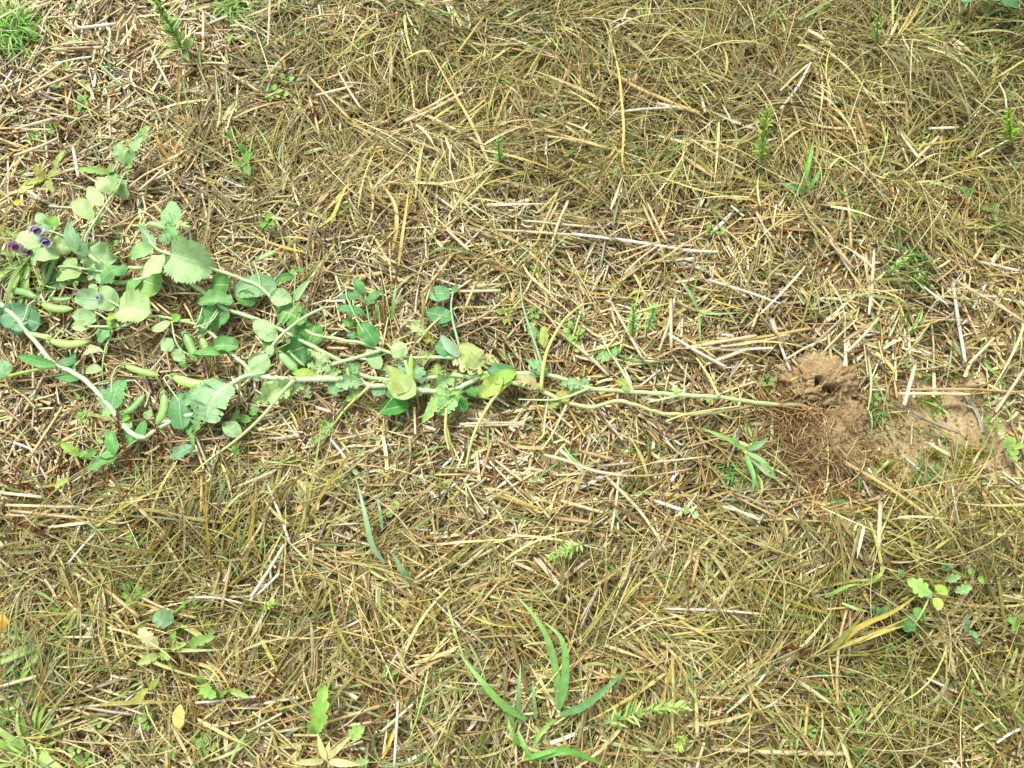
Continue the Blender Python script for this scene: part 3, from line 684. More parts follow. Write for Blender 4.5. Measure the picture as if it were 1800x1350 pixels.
for (b_, t_, w_, col_, tn_, z_) in (((668, 640), (640, 618), 22, (150, 180, 120), .3, 1.9), ((735, 640), (760, 620), 24, (140, 160, 96), .35, 1.8), ((700, 680), (664, 668), 20, (170, 194, 140), .3, 2.6), ((756, 676), (724, 700), 24, (150, 178, 116), .35, 1.8), ((770, 690), (752, 716), 18, (150, 180, 100), .3, 2.0), ((812, 676), (796, 650), 20, (160, 176, 100), .35, 1.9),
        ((846, 676), (826, 700), 16, (130, 170, 100), .25, 1.7), ((690, 664), (676, 644), 20, (160, 190, 150), .3, 2.0), ((740, 668), (730, 640), 20, (130, 170, 140), .3, 2.0), ((622, 684), (596, 668), 20, (146, 184, 120), .35, 2.3), ((498, 664), (462, 680), 26, (170, 200, 140), .25, 2.3), ((470, 664), (428, 648), 22, (140, 184, 120), .25, 2.0), ((540, 676), (506, 700), 22, (176, 196, 140), .35, 1.9),
        ((420, 720), (404, 756), 20, (130, 176, 110), .3, 1.6), ((330, 736), (342, 790), 16, (120, 170, 96), .3, 1.4), ((890, 676), (862, 690), 18, (150, 176, 96), .25, 2.2), ((1010, 684), (976, 694), 18, (150, 160, 96), .35, 1.9), ((600, 650), (572, 664), 22, (150, 184, 124), .35, 2.3), ((870, 640), (852, 622), 14, (176, 190, 130), .35, 2.3), ((566, 636), (540, 612), 20, (166, 190, 140), .4, 2.2)):
    L("leaflet", b_, t_, w_, c(*col_), shape='lobed', zb=z_, zt=z_ - .2, torn=tn_, nu=20, nv=8, teeth=.1)
# ---- rachises with leaflets, middle and lower
rp = pea_tube("leaf_stalk", [(649, 603, 2.4), (638, 582, 2.7), (629, 566, 3.0), (620, 546, 3.2), (611, 526, 3.2), (608, 512, 3.0), (607, 500, 2.7)], 2.0, c(170, 204, 140), 1.0)
L("leaflet", (640, 552), (590, 544), 24, c(78, 138, 84), zb=2.4, zt=2.4, parent=rp, shape='oval', arch=.12, side=-.1)
L("leaflet", (638, 520), (593, 522), 13, c(86, 146, 92), zb=2.6, zt=2.4, parent=rp, arch=.1)
L("leaflet", (643, 538), (674, 511), 15, c(84, 142, 88), zb=2.2, zt=2.5, parent=rp, arch=.1)
L("leaflet", (636, 516), (624, 490), 18, c(82, 142, 86), zb=2.2, zt=2.5, parent=rp)
L("stipule", (662, 606), (634, 566), 28, c(72, 134, 78), shape='stip', zb=2.4, zt=2.6, parent=rp, teeth=.08, nu=18)
L("leaflet", (618, 600), (624, 582), 18, c(76, 130, 86), zb=1.5, zt=1.6, parent=rp)
L("leaflet", (622, 572), (602, 562), 16, c(96, 160, 66), zb=1.9, zt=1.8, parent=rp)
L("stipule", (640, 596), (628, 570), 12, c(120, 176, 76), zb=2.4, zt=2.4, parent=rp, shape='narrow')
pea_tube("leaf_stalk", [(640, 500, 1.6), (642, 520, 1.8), (646, 548, 1.8), (652, 580, 1.8)], 1.5, c(140, 180, 110), 1.3)
rn = pea_tube("leaf_stalk", [(808, 612, 2.4), (802, 588, 2.5), (796, 564, 2.5), (793, 536, 2.4), (797, 511, 2.0)], 2.8, c(150, 190, 138), 1.6)
L("leaflet", (792, 516), (754, 516), 26, c(98, 154, 108), zb=2.3, zt=2.2, parent=rn, shape='round', mat=M_EATEN)
L("leaflet", (796, 558), (748, 548), 28, c(80, 140, 90), zb=2.4, zt=2.2, parent=rn, shape='oval')
L("leaflet", (790, 566), (770, 566), 18, c(84, 140, 86), zb=2.2, zt=1.9, parent=rn)
L("leaflet", (808, 628), (774, 588), 17, c(146, 182, 152), zb=2.6, zt=2.5, parent=rn, shape='oval', fold=.25)
L("leaflet", (800, 622), (764, 606), 26, c(84, 138, 92), zb=1.9, zt=1.7, parent=rn)
L("leaflet", (796, 516), (802, 500), 10, c(92, 150, 90), zb=2.0, zt=1.8, parent=rn)
L("leaflet", (750, 592), (722, 570), 24, c(170, 190, 128), shape='lobed', zb=2.0, zt=1.8, torn=.4, nu=18)
L("leaflet", (744, 588), (766, 604), 18, c(150, 160, 70), shape='lobed', zb=1.7, zt=1.5, torn=.2)
rsq = pea_tube("leaf_stalk", [(198, 579, 2.4), (194, 592), (184, 617, 2.3), (180, 648, 2.0), (181, 668, 1.6)], 2.2, c(168, 204, 120), 1.0)
L("leaflet", (183, 619), (144, 627), 15, G_PALE, zb=2.4, zt=2.2, parent=rsq, side=.14)
L("leaflet", (180, 647), (150, 656), 15, G_PALE, zb=2.1, zt=2.0, parent=rsq, side=.12)
L("stipule", (98, 642), (31, 624), 18, c(86, 148, 84), shape='stip', zb=2.4, zt=2.0, teeth=.12, nu=22)
L("stipule", (100, 644), (137, 634), 18, c(74, 130, 84), shape='stip', zb=2.2, zt=1.8, teeth=.1)
L("stipule", (146, 664), (95, 662), 16, c(80, 140, 76), zb=1.7, zt=1.6, shape='oval')
L("stipule", (124, 660), (134, 620), 16, c(82, 134, 92), zb=1.5, zt=1.5, shape='stip', teeth=.1)
L("stipule", (196, 718), (222, 666), 36, c(92, 148, 96), shape='stip', zb=2.2, zt=2.0, teeth=.14, nu=22, torn=.04)
L("stipule", (192, 718), (174, 682), 22, c(128, 172, 128), shape='stip', zb=2.0, zt=1.7, teeth=.08)
L("leaflet", (204, 722), (178, 728), 20, c(150, 190, 120), zb=2.0, zt=1.8)
L("leaflet", (212, 742), (232, 752), 18, c(160, 196, 130), zb=1.8, zt=1.7)
L("leaflet", (214, 736), (230, 734), 12, c(126, 184, 76), zb=1.9, zt=1.8)
L("leaflet", (247, 772), (256, 738), 24, c(80, 142, 76), zb=1.6, zt=1.6)
L("leaflet", (236, 776), (216, 754), 26, c(78, 140, 80), zb=1.5, zt=1.5)
L("leaflet", (258, 738), (264, 720), 14, c(158, 192, 128), zb=1.5, zt=1.6)
L("stipule", (320, 756), (316, 690), 34, c(84, 140, 92), zb=1.7, zt=1.6, shape='round', teeth=.07, nu=18)
L("stipule", (318, 738), (304, 752), 26, c(92, 146, 98), zb=1.5, zt=1.4)
L("leaflet", (342, 784), (296, 806), 22, c(106, 156, 122), zb=1.6, zt=1.5)
L("leaflet", (204, 800), (196, 754), 22, c(96, 156, 88), zb=1.7, zt=1.9, fold=.25)
L("leaflet", (205, 800), (172, 800), 26, c(108, 166, 98), zb=1.7, zt=1.6, fold=.25, side=.1)
L("leaflet", (208, 802), (152, 828), 22, c(100, 158, 92), zb=1.7, zt=1.4, fold=.2)
L("leaflet", (172, 792), (140, 806), 15, c(96, 154, 84), zb=1.6, zt=1.4)
stalk([(246, 770, 1.6), (226, 784, 1.6), (207, 800, 1.7)], 2.0, 1.6, c(140, 184, 100))
rb_ = pea_tube("leaf_stalk", [(302, 566, 2.3), (306, 590, 2.3), (312, 606, 2.2), (325, 620, 1.9), (345, 624, 1.7)], 1.8, G_STEM, 1.2)
L("leaflet", (308, 608), (282, 606), 23, G_GLAU, zb=2.3, zt=2.2, shape='round', parent=rb_)
L("leaflet", (304, 616), (326, 634), 20, G_GLAU, zb=2.2, zt=1.9, parent=rb_)
L("leaflet", (318, 630), (328, 646), 12, c(108, 164, 86), zb=1.9, zt=1.6, parent=rb_)
L("stipule", (300, 566), (266, 580), 18, G_PALE, zb=2.6, zt=2.4, side=-.1)
L("stipule", (304, 563), (318, 554), 14, c(126, 186, 80), zb=2.6, zt=2.7)
L("leaflet", (10, 664), (2, 632), 26, c(132, 176, 124), zb=2.0, zt=1.8)
# top of the flower end
L("leaflet", (306, 398), (300, 352), 26, c(142, 186, 130), zb=3.2, zt=3.4, mat=M_EATEN, shape='oval')
L("leaflet", (298, 400), (286, 368), 18, c(138, 186, 112), zb=3.2, zt=3.3, fold=.3)
L("stipule", (305, 424), (294, 392), 22, c(122, 178, 104), zb=3.0, zt=3.2, shape='stip')
L("stipule", (296, 430), (284, 410), 18, G_BLUE, zb=3.0, zt=3.1)
L("stipule", (272, 435), (243, 392), 16, G_BLUE, shape='narrow', zb=3.5, zt=3.8, fold=.45, torn=.06)
stalk([(323, 424, 2.6), (315, 410, 3.1), (310, 400, 3.4), (313, 394, 3.5)], 1.2, 1.1, G_STEM)
for (tx, ty) in ((338, 399), (306, 386), (321, 386), (334, 392), (308, 404)):
    L("sepal", (315, 394), (tx, ty), 5, c(176, 206, 130), shape='narrow', zb=3.5, zt=3.4, nu=6, nv=2)
L("leaflet", (84, 394), (64, 376), 18, G_GLAU, zb=3.4, zt=3.6)
L("leaflet", (90, 402), (95, 378), 22, c(128, 180, 84), zb=3.4, zt=3.6, fold=.3)
L("stipule", (94, 404), (60, 412), 18, G_BLUE, zb=3.7, zt=3.8)
L("stipule", (128, 424), (138, 408), 20, c(146, 186, 132), zb=2.6, zt=2.6)

# ---- pods
def pod(pts, wpx, col, z=(2.2, 2.2), seed=0, calyx=True):
    r = np.random.default_rng(seed + 90)
    n = len(pts)
    P = spline([W(p[0], p[1], .01 * (z[0] + (z[1] - z[0]) * i / (n - 1))) for i, p in enumerate(pts)], 22)
    s0 = psz(*pts[0][:2]); t = np.linspace(0, 1, 22)
    prof = np.clip(np.minimum((t / .28) ** .55, ((1 - t) / .20) ** .6), .10, 1)
    R = wpx * .5 * s0 * prof
    T, S, N = frames(P[None]); S, N = S[0], N[0]
    sides = 12; a = np.arange(sides) * 2 * np.pi / sides
    bump = 1 + .05 * np.sin(t * np.pi * 13 + r.uniform(0, 6))[:, None] * (np.sin(a) ** 2)[None, :]
    V = P[:, None] + R[:, None, None] * (np.cos(a)[None, :, None] * S[:, None] + .42 * bump[..., None] * np.sin(a)[None, :, None] * N[:, None])
    idx = np.arange(22 * sides).reshape(22, sides)
    q = np.stack([idx[:-1], np.roll(idx, -1, 1)[:-1], np.roll(idx, -1, 1)[1:], idx[1:]], -1).reshape(-1, 4)
    V = np.vstack([V.reshape(-1, 3), P[0] + (P[0] - P[1]) * .2, P[-1] + (P[-1] - P[-2]) * 1.3])
    nv = 22 * sides
    cap = [[(i + 1) % sides, i, nv] for i in range(sides)] + [[nv - sides + i, nv - sides + (i + 1) % sides, nv + 1] for i in range(sides)]
    seam = 1 + .34 * (np.abs(np.cos(a)) > .95)
    cc = np.asarray(col)[None, None] * seam[None, :, None] * (1 + .025 * np.sin(t * np.pi * 13)[:, None, None]) * np.ones((22, sides, 1))
    cc = np.vstack([cc.reshape(-1, 3), col, col])
    o = obj("pod", raw_mesh("pod", V - P[0], [q, np.array(cap)], cc), M_POD, pea, P[0] - PEA0)
    if calyx:
        d = P[2] - P[0]; d /= np.linalg.norm(d)
        for k in range(4):
            ang = k * 1.57 + .5
            Sx = S[0] * math.cos(ang) + N[0] * math.sin(ang)
            b0 = P[0] - d * 2.0 * s0
            b1 = P[0] + d * wpx * .45 * s0 + Sx * wpx * .42 * s0
            obj("sepal", leaf_mesh("sepal", b0, b1, 2.4 * s0, 'narrow', c(150, 190, 110), nu=5, nv=2), M_WEED, o, b0 - P[0])
    for f in np.linspace(0, 1, 5):
        i = int(f * 21); a_, b_ = to_px(P[i][0], P[i][1], P[i][2]); PEA_PTS.append((a_, b_, wpx))
    return o
POD = c(166, 204, 92)
pod([(84, 598), (120, 605), (157, 600)], 14, POD, (2.2, 2.0), 1)
pod([(50, 585), (70, 590), (90, 592)], 9, c(160, 192, 104), (2.1, 2.2), 2, False)
pod([(69, 532), (96, 542), (128, 543)], 14, c(140, 188, 82), (2.4, 2.2), 3)
pod([(88, 524), (106, 527), (126, 524)], 10, c(110, 158, 70), (2.0, 2.0), 4)
pod([(64, 524), (44, 514), (16, 510)], 13, c(122, 172, 92), (2.5, 2.2), 5)
pod([(216, 642), (246, 652), (280, 660)], 12, c(146, 190, 82), (2.2, 1.9), 6)
pod([(300, 660), (332, 673), (377, 679)], 17, POD, (2.4, 2.4), 7)
pod([(288, 688), (288, 720), (275, 747)], 15, c(136, 184, 88), (2.2, 2.0), 8)
pod([(212, 727), (232, 718), (254, 694)], 13, c(120, 168, 80), (1.9, 1.8), 9)
pod([(324, 583), (334, 606), (346, 634)], 16, c(116, 172, 70), (2.0, 1.8), 10)
pod([(352, 590), (360, 608), (368, 634)], 13, c(134, 184, 76), (2.0, 1.8), 11)
pod([(488, 618), (506, 636), (523, 652)], 15, c(140, 188, 104), (2.5, 2.3), 12)
pod([(723, 622), (722, 648), (724, 678)], 9, c(156, 196, 70), (3.3, 2.8), 13, False)
pod([(452, 457), (468, 449), (485, 441)], 9, c(150, 196, 96), (2.8, 2.7), 14)
pod([(292, 402), (276, 395), (257, 392)], 10, c(138, 186, 100), (3.6, 3.7), 15, False)
pod([(210, 574), (200, 570), (192, 578)], 9, c(140, 190, 70), (2.7, 2.6), 16, False)
pod([(108, 474), (116, 485), (123, 496)], 6, c(176, 208, 96), (3.1, 2.8), 17)
pod([(524, 672), (560, 662), (604, 664)], 7, c(168, 200, 90), (2.5, 2.4), 18, False)
pod([(613, 666), (612, 656), (611, 646)], 6, c(150, 196, 100), (2.6, 2.8), 19, False)
pod([(508, 618), (520, 630), (536, 644)], 5, c(140, 176, 110), (2.6, 2.4), 20)
# stalks of pods
for pts in ([(446, 459, 2.9), (450, 470, 2.7), (455, 486, 2.5), (458, 502, 2.4)], [(38, 569, 2), (46, 552, 2.4), (50, 536, 2.6), (62, 528, 2.6)], [(47, 583, 2), (62, 588, 2.2), (84, 597, 2.2)],
            [(196, 712, 2.2), (196, 690, 2.4), (197, 664, 2.5), (205, 646, 2.5), (215, 642, 2.3)], [(316, 706, 1.8), (300, 684, 2), (288, 664, 2.2), (299, 659, 2.4)], [(280, 752, 1.8), (276, 748, 2)], [(193, 571, 2.6), (186, 560, 2.8), (167, 548, 2.8)],
            [(344, 572, 2.4), (352, 556, 2.6), (358, 530, 2.6)], [(362, 578, 2.5), (372, 560, 2.7), (382, 544, 2.6)], [(340, 576, 2.5), (370, 566, 2.7), (384, 548, 2.5)], [(482, 608, 2.8), (490, 602, 2.9), (506, 596, 2.8)]):
    pea_tube("pod_stalk", pts, 1.7, G_STEM, 1.3, sides=6)

# ---- tendrils
def tendril(pts, curl=None, r=.9, col=c(186, 206, 130), turns=1.6, R=7):
    P = [list(p) for p in pts]
    if curl:
        x, y = pts[-1][:2]; z0 = pts[-1][2] if len(pts[-1]) > 2 else 2.2
        a0 = math.atan2(y - pts[-2][1], x - pts[-2][0]) - curl * math.pi / 2
        cx, cy = x - R * math.cos(a0), y - R * math.sin(a0)
        for k in range(1, 15):
            f = k / 14; a = a0 + curl * f * turns * 2 * math.pi; rr = R * (1 - .7 * f)
            P.append([cx + rr * math.cos(a), cy + rr * math.sin(a), z0 + .5 * f])
    return pea_tube("tendril", P, r, col, .6, sides=5, m=12 + 4 * len(P))
tendril([(167, 518, 2.8), (150, 513, 2.9), (138, 510, 2.9), (130, 502, 2.8)], 1, R=5)
tendril([(138, 510, 2.9), (120, 506, 2.8), (108, 503, 2.6)], 1, R=5, turns=1.3)
tendril([(134, 508, 2.7), (128, 520, 2.5), (127, 527, 2.3)], -1, R=4, turns=.8)
tendril([(52, 400, 3.6), (50, 385, 3.8), (54, 370, 3.9)], None)
tendril([(569, 541, 3.0), (571, 555, 3.0), (572, 579, 2.8), (560, 594, 2.6), (547, 603, 2.3)], None, r=1.1)
tendril([(569, 541, 3.0), (582, 522, 2.7), (593, 506, 2.3)], None)
tendril([(607, 500, 2.7), (616, 492, 2.6), (628, 497, 2.4)], None)
tendril([(486, 614, 2.6), (498, 608, 2.7), (508, 603, 2.7)], -1, R=4)
tendril([(175, 578, 2.6), (160, 592, 2.5), (140, 596, 2.3), (110, 590, 2.0)], None, r=1.2)
tendril([(222, 380, 3), (224, 374, 3.1), (238, 372, 3)], None)
tendril([(254, 395, 3.6), (252, 378, 3.5), (250, 370, 3.4)], 1, R=4, turns=.6)
tendril([(288, 664, 2.3), (300, 684, 2.0), (316, 706, 1.8)], None)
tendril([(340, 347, 2), (334, 350, 2.2), (332, 345, 2.4)], 1, R=3)
tendril([(206, 536, 2.6), (214, 522, 2.6), (196, 560, 2.4)], None)
tendril([(158, 576, 2.3), (110, 598, 2.2), (98, 585, 2.2)], 1, R=4, turns=1)

# ---- flowers
def flower(x, y, ang, pale, darkc, z=3.6, s=1.0):
    b = W(x, y, z * .01)
    fl = bpy.data.objects.new("flower", None); COL.objects.link(fl); fl.parent = pea; fl.location = b - PEA0
    u = s * psz(x, y); ca, sa = math.cos(ang), math.sin(ang)
    d = lambda a, l, up: np.array([math.cos(ang + a) * l, math.sin(ang + a) * l, up]) * u
    for a in (-.55, .55):
        obj("standard_petal", leaf_mesh("petal", b, b + d(a, 17, 5), 8.5 * u, 'round', pale, cup=.35, nu=10, nv=6, ripple=.08, seed=int(x)), M_PETAL, fl, (0, 0, 0))
    for a in (-.30, .32):
        obj("wing_petal", leaf_mesh("petal", b, b + d(a, 12, 8), 5.0 * u, 'oval', darkc, cup=.3, nu=8, nv=4, seed=int(y)), M_PETAL, fl, d(0, 2, 3))
    obj("keel", leaf_mesh("petal", b, b + d(0, 9, 9), 2.6 * u, 'oval', pale * .8, fold=.5, nu=6, nv=4), M_PETAL, fl, d(0, 3, 5))
    for k in range(3):
        obj("sepal", leaf_mesh("sepal", b, b + d(math.pi + (k - 1) * .9, 7, 1), 2.4 * u, 'narrow', c(150, 190, 110), nu=5, nv=2), M_WEED, fl, d(0, 4, 2))
    PEA_PTS.append((x, y, 16))
    return fl
LAV, DPUR, MAG = c(206, 198, 232), c(58, 40, 84), c(136, 40, 108)
flower(72, 402, -1.9, LAV, DPUR, 4.6, 1.05)
flower(34, 430, -2.0, c(178, 120, 176), MAG, 3.9, .95)
flower(56, 440, -1.7, c(170, 130, 166), c(84, 26, 60), 3.6, .85)
flower(90, 424, -2.3, c(196, 192, 224), c(60, 44, 80), 4.2, .95)
flower(156, 416, .2, c(182, 170, 186), c(104, 40, 86), 4.0, .55)
flower(170, 522, -.6, LAV, c(110, 106, 170), 3.3, .45)
flower(138, 516, 2.6, c(190, 150, 186), c(170, 120, 170), 3.0, .45)

# ---- root clod
root_ball = bpy.data.objects.new("root_ball", None); COL.objects.link(root_ball); root_ball.parent = pea
RB = W(1452, 735, 0); root_ball.location = RB - PEA0
root_ball["label"] = "crumbly brown soil clod held by the roots"
def clod(px, py, rx, ry, h, holes=(), seed=0, z=.0):
    C0 = W(px, py, z); s = psz(px, py)
    nu_, nv_ = 110, 64
    th = np.linspace(0, 2 * np.pi, nu_, endpoint=False); ph = np.linspace(-.25 * np.pi, .5 * np.pi, nv_)
    V = np.zeros((nv_, nu_, 3)); hole_k = np.zeros((nv_, nu_))
    for i, p in enumerate(ph):
        for j, t in enumerate(th):
            n = Vector((math.cos(p) * math.cos(t), math.cos(p) * math.sin(t), math.sin(p)))
            q = n * 1.6 + Vector((seed * 3.1, 0, 0))
            r = 1 + .26 * mnoise.fractal(q * 1.3, 1.0, 2.0, 4) + .20 * mnoise.fractal(q * 5, .7, 2.0, 4) + .14 * abs(mnoise.noise(q * 12)) + .08 * mnoise.noise(q * 28)
            V[i, j] = (n.x * rx * s * r, n.y * ry * s * r, n.z * h * (.75 + .45 * r))
    # burrow holes pushed deep into the lump
    cx, cy = to_px(V[..., 0] + C0[0], V[..., 1] + C0[1], V[..., 2] + C0[2])
    for (hx, hy, ha, hb, dep) in holes:
        k = np.clip(1.25 - np.sqrt(((cx - hx) / ha) ** 2 + ((cy - hy) / hb) ** 2), 0, 1) * (V[..., 2] > 0)
        k = np.clip(k * 3.5, 0, 1)
        V[..., 2] -= k * dep
    ii = np.arange(nu_ * nv_).reshape(nv_, nu_)
    q = np.stack([ii[:-1], np.roll(ii, -1, 1)[:-1], np.roll(ii, -1, 1)[1:], ii[1:]], -1).reshape(-1, 4)
    obj("soil_lump", raw_mesh("soil_lump", V, q), M_CLOD, root_ball, C0 - RB)
clod(1438, 676, 58, 48, .026, holes=[(1441, 668, 7, 7, .034), (1461, 682, 13, 6.5, .034)], seed=1)
clod(1456, 766, 52, 54, .015, seed=2)
clod(1484, 738, 36, 36, .014, seed=5)
clod(1484, 798, 30, 36, .014, seed=3)
clod(1408, 700, 30, 26, .012, seed=4)
# fine roots
def root_hairs(n, cx, cy, sx, sy, zmax, lpx, colours):
    m = 6
    px, py = rng.normal(cx, sx, n), rng.normal(cy, sy, n)
    hit = ((px - 1450) / 34) ** 2 + ((py - 672) / 26) ** 2 < 1; py = np.where(hit, py + 75, py)
    a = rng.uniform(0, 2 * np.pi, n) ; l = lpx * rng.uniform(.5, 1.5, n) * psz(cx, cy)
    z = rng.uniform(.002, zmax, n)
    t = np.linspace(-.5, .5, m)
    B = Wa(px, py, z)
    bend = rng.normal(0, .3, n)
    ang = a[:, None] + bend[:, None] * t[None] * 2.4
    P = np.stack([B[:, 0, None] + np.cumsum(np.cos(ang), 1) / m * l[:, None], B[:, 1, None] + np.cumsum(np.sin(ang), 1) / m * l[:, None], B[:, 2, None] + rng.normal(0, .0012, (n, m))], -1)
    R = np.full((n, m), .55) * rng.uniform(.6, 1.5, (n, 1)) * U
    V, q, k = tubes(P, R, 4)
    return V, q, np.repeat(pal(n, colours) * np.array([1.0, 1.1, 1.15]), k, 0)
parts = [root_hairs(240, 1456, 770, 36, 42, .026, 34, [(176, 146, 98), (150, 120, 76), (200, 174, 124), (124, 96, 60)]),
         root_hairs(320, 1392, 720, 40, 26, .020, 40, [(156, 118, 72), (126, 92, 54), (180, 144, 92), (104, 76, 46)]),
         root_hairs(200, 1452, 715, 44, 42, .028, 24, [(204, 178, 126), (184, 154, 104), (160, 130, 84)]),
         root_hairs(260, 1436, 800, 44, 28, .016, 38, [(164, 130, 80), (132, 102, 62), (190, 158, 104), (110, 84, 52)])]
off = 0; VV, QQ, CC = [], [], []
for V, q, cc in parts:
    VV.append(V); QQ.append(q + off); CC.append(cc); off += len(V)
hair = obj("root_hairs", raw_mesh("root_hairs", np.vstack(VV) - RB, np.vstack(QQ), np.vstack(CC)), M_ROOT, root_ball, (0, 0, 0)); hair["kind"] = "stuff"
for pts in ([(1350, 711, 1.9), (1385, 716, 2.4), (1420, 722, 3.2), (1452, 730, 3.4)], [(1345, 712, 1.8), (1380, 726, 1.8), (1400, 742, 1.8), (1425, 770, 2.0)], [(1360, 710, 1.9), (1388, 702, 2.4), (1408, 690, 2.4)], [(1330, 710, 1.9), (1365, 718, 1.6), (1392, 752, 1.4), (1402, 790, 1.2)], [(1410, 716, 2.8), (1445, 745, 3.4), (1470, 790, 2.8), (1478, 822, 1.6)]):
    pea_tube("root", pts, 2.6, c(142, 112, 76), .9, mat=M_ROOT, parent=root_ball, sides=6, wob=.0004)

# =================================================================== GROUND COVER (stuff)
P_STRAW = [(234, 216, 164), (224, 204, 148), (208, 186, 126), (194, 168, 108), (170, 142, 86), (216, 204, 160), (248, 240, 208), (150, 124, 76), (186, 174, 138), (128, 104, 62), (212, 186, 112)]
W_STRAW = [12, 14, 14, 12, 10, 9, 6, 7, 7, 6, 6]
P_DRY = [(192, 182, 104), (178, 164, 88), (214, 196, 126), (152, 140, 70), (220, 210, 146), (156, 124, 68), (124, 100, 52), (172, 178, 108), (142, 144, 72), (234, 220, 172), (200, 178, 82)]
W_DRY = [13, 13, 12, 11, 9, 9, 7, 9, 9, 6, 6]

DAMP = [(1650, 1150, 330, 230, .9), (1760, 90, 260, 150, 1.0), (1150, 50, 520, 110, .5), (350, 980, 260, 110, .7), (450, 260, 110, 90, .5), (1680, 370, 120, 100, .5), (100, 1220, 160, 110, .3)]
def damp(px, py): return np.clip(blobs(px, py, 0, DAMP), 0, 1)[:, None]
def lay_dir(x, y, spread=1.0):
    return 1.3 * f_dir(x, y) + rng.normal(0, spread, len(x))

def make_straw(n, lmin, lmax, rmin, rmax, zmax, sides=5, m=4, dens=d_straw, name="straw_litter", bunch=0):
    x, y = scatter(n, dens)
    if bunch:
        nb = n // bunch
        i = rng.integers(0, nb, n)
        x = x[i] + rng.normal(0, .010, n); y = y[i] + rng.normal(0, .010, n)
        a = (1.3 * f_dir(x, y) + rng.uniform(-1.5, 1.5, nb)[i]) + rng.normal(0, .16, n)
    else:
        a = lay_dir(x, y, 1.1)
    l = np.exp(rng.uniform(math.log(lmin), math.log(lmax), n)) * U
    r = rng.uniform(rmin, rmax, n) * U
    z0 = ground_z(x, y) + r + rng.uniform(0, 1, n) ** 1.6 * zmax
    tilt = rng.normal(0, .07, n)
    t = np.linspace(-.5, .5, m)
    kink = rng.normal(0, .10, n) * (rng.uniform(0, 1, n) < .4)
    ang = a[:, None] + kink[:, None] * np.sign(t)[None] * 1.0
    dx, dy = np.cos(ang), np.sin(ang)
    P = np.stack([x[:, None] + dx * t * l[:, None], y[:, None] + dy * t * l[:, None], z0[:, None] + np.sin(tilt)[:, None] * t * l[:, None] + rng.normal(0, .0005, (n, m))], -1)
    P[..., 2] = np.maximum(P[..., 2], ground_z(P[..., 0].ravel(), P[..., 1].ravel()).reshape(P.shape[:2]) + r[:, None] * .4)
    R = r[:, None] * (1 + rng.normal(0, .08, (n, m)))
    flat = np.where(rng.uniform(0, 1, n) < .7, rng.uniform(.25, .6, n), rng.uniform(.75, 1, n))
    V, q, k = tubes(P, R, sides, flat)
    col = pal(n, P_STRAW, W_STRAW, .26)
    straw_tone = np.clip(.95 + .16 * f_hue(x, y), .72, 1.2) * (1 + .22 * np.exp(-((to_px(x, y)[0] - 150) / 300) ** 2 - ((to_px(x, y)[1] - 130) / 240) ** 2))  # random tone patches, with paler straw towards the upper left
    col = col * straw_tone[:, None]
    cc = np.repeat(col, k, 0).reshape(n, m, sides, 3) * (1 + rng.normal(0, .07, (n, m, 1, 1)))
    return V, q, cc.reshape(-1, 3)

def make_ribbon(n, lmin, lmax, wmin, wmax, zmax, palette, weights, dens, m=5, arc=.0, taper=True, jit=.2, curl=.5, fold=(.1, .5), zpow=1.5, spread=1.1, protect=True):
    x, y = scatter(n, dens)
    a = lay_dir(x, y, spread)
    l = np.exp(rng.uniform(math.log(lmin), math.log(lmax), n)) * U
    w = rng.uniform(wmin, wmax, n) * .5 * U
    px, py = to_px(x, y)
    zcap = np.full(n, 1.0)
    if protect:
        zcap = np.where(low_here(px, py), .35, 1.0)
    z0 = ground_z(x, y) + .001 + rng.uniform(0, 1, n) ** zpow * zmax * zcap
    t = np.linspace(0, 1, m)
    bend = rng.normal(0, curl, n)
    ang = a[:, None] + bend[:, None] * (t[None] - .5)
    step = l[:, None] / (m - 1)
    X = x[:, None] + np.concatenate([np.zeros((n, 1)), np.cumsum(np.cos(ang[:, :-1]) * step, 1)], 1)
    Y = y[:, None] + np.concatenate([np.zeros((n, 1)), np.cumsum(np.sin(ang[:, :-1]) * step, 1)], 1)
    Z = z0[:, None] + (rng.uniform(0, arc, n) * l * zcap)[:, None] * np.sin(np.pi * t)[None] + (rng.normal(0, .05, n) * l)[:, None] * t[None]
    gz = ground_z(X.ravel(), Y.ravel()).reshape(X.shape)
    Z = np.maximum(Z, gz + .0008)
    P = np.stack([X, Y, Z], -1)
    prof = np.clip(np.minimum(.55 + 2.5 * t, 1.0) * (1 - t ** 2.2 * .92), .06, 1) if taper else np.ones(m)
    Wd = w[:, None] * prof[None] * (1 + rng.normal(0, .08, (n, m)))
    V, q, k = ribbons(P, Wd, rng.uniform(*fold, n) * np.where(rng.uniform(0, 1, n) < .5, -1, 1), rng.normal(0, .45, n)[:, None] + rng.normal(0, .5, n)[:, None] * t[None])
    col = pal(n, palette, weights, jit)
    dk = damp(px, py); col = col * (1 - dk * np.array([[.46, .38, .54]])) * (1 + .20 * np.clip(f_patch(x, y), -1.6, 1.2))[:, None]
    cc = np.repeat(col, k, 0).reshape(n, m, 3, 3) * (1 + rng.normal(0, .06, (n, m, 1, 1))) * np.array([1, .86, 1])[None, None, :, None]
    return V, q, cc.reshape(-1, 3)

def join(parts):
    off = 0; VV, QQ, CC = [], [], []
    for V, q, cc in parts:
        VV.append(V); QQ.append(q + off); CC.append(cc); off += len(V)
    return np.vstack(VV), np.vstack(QQ), np.vstack(CC)

def stuff(name, parts, mat, label):
    V, q, cc = join(parts)
    return tag(obj(name, raw_mesh(name, V, q, cc), mat), label, kind="stuff")

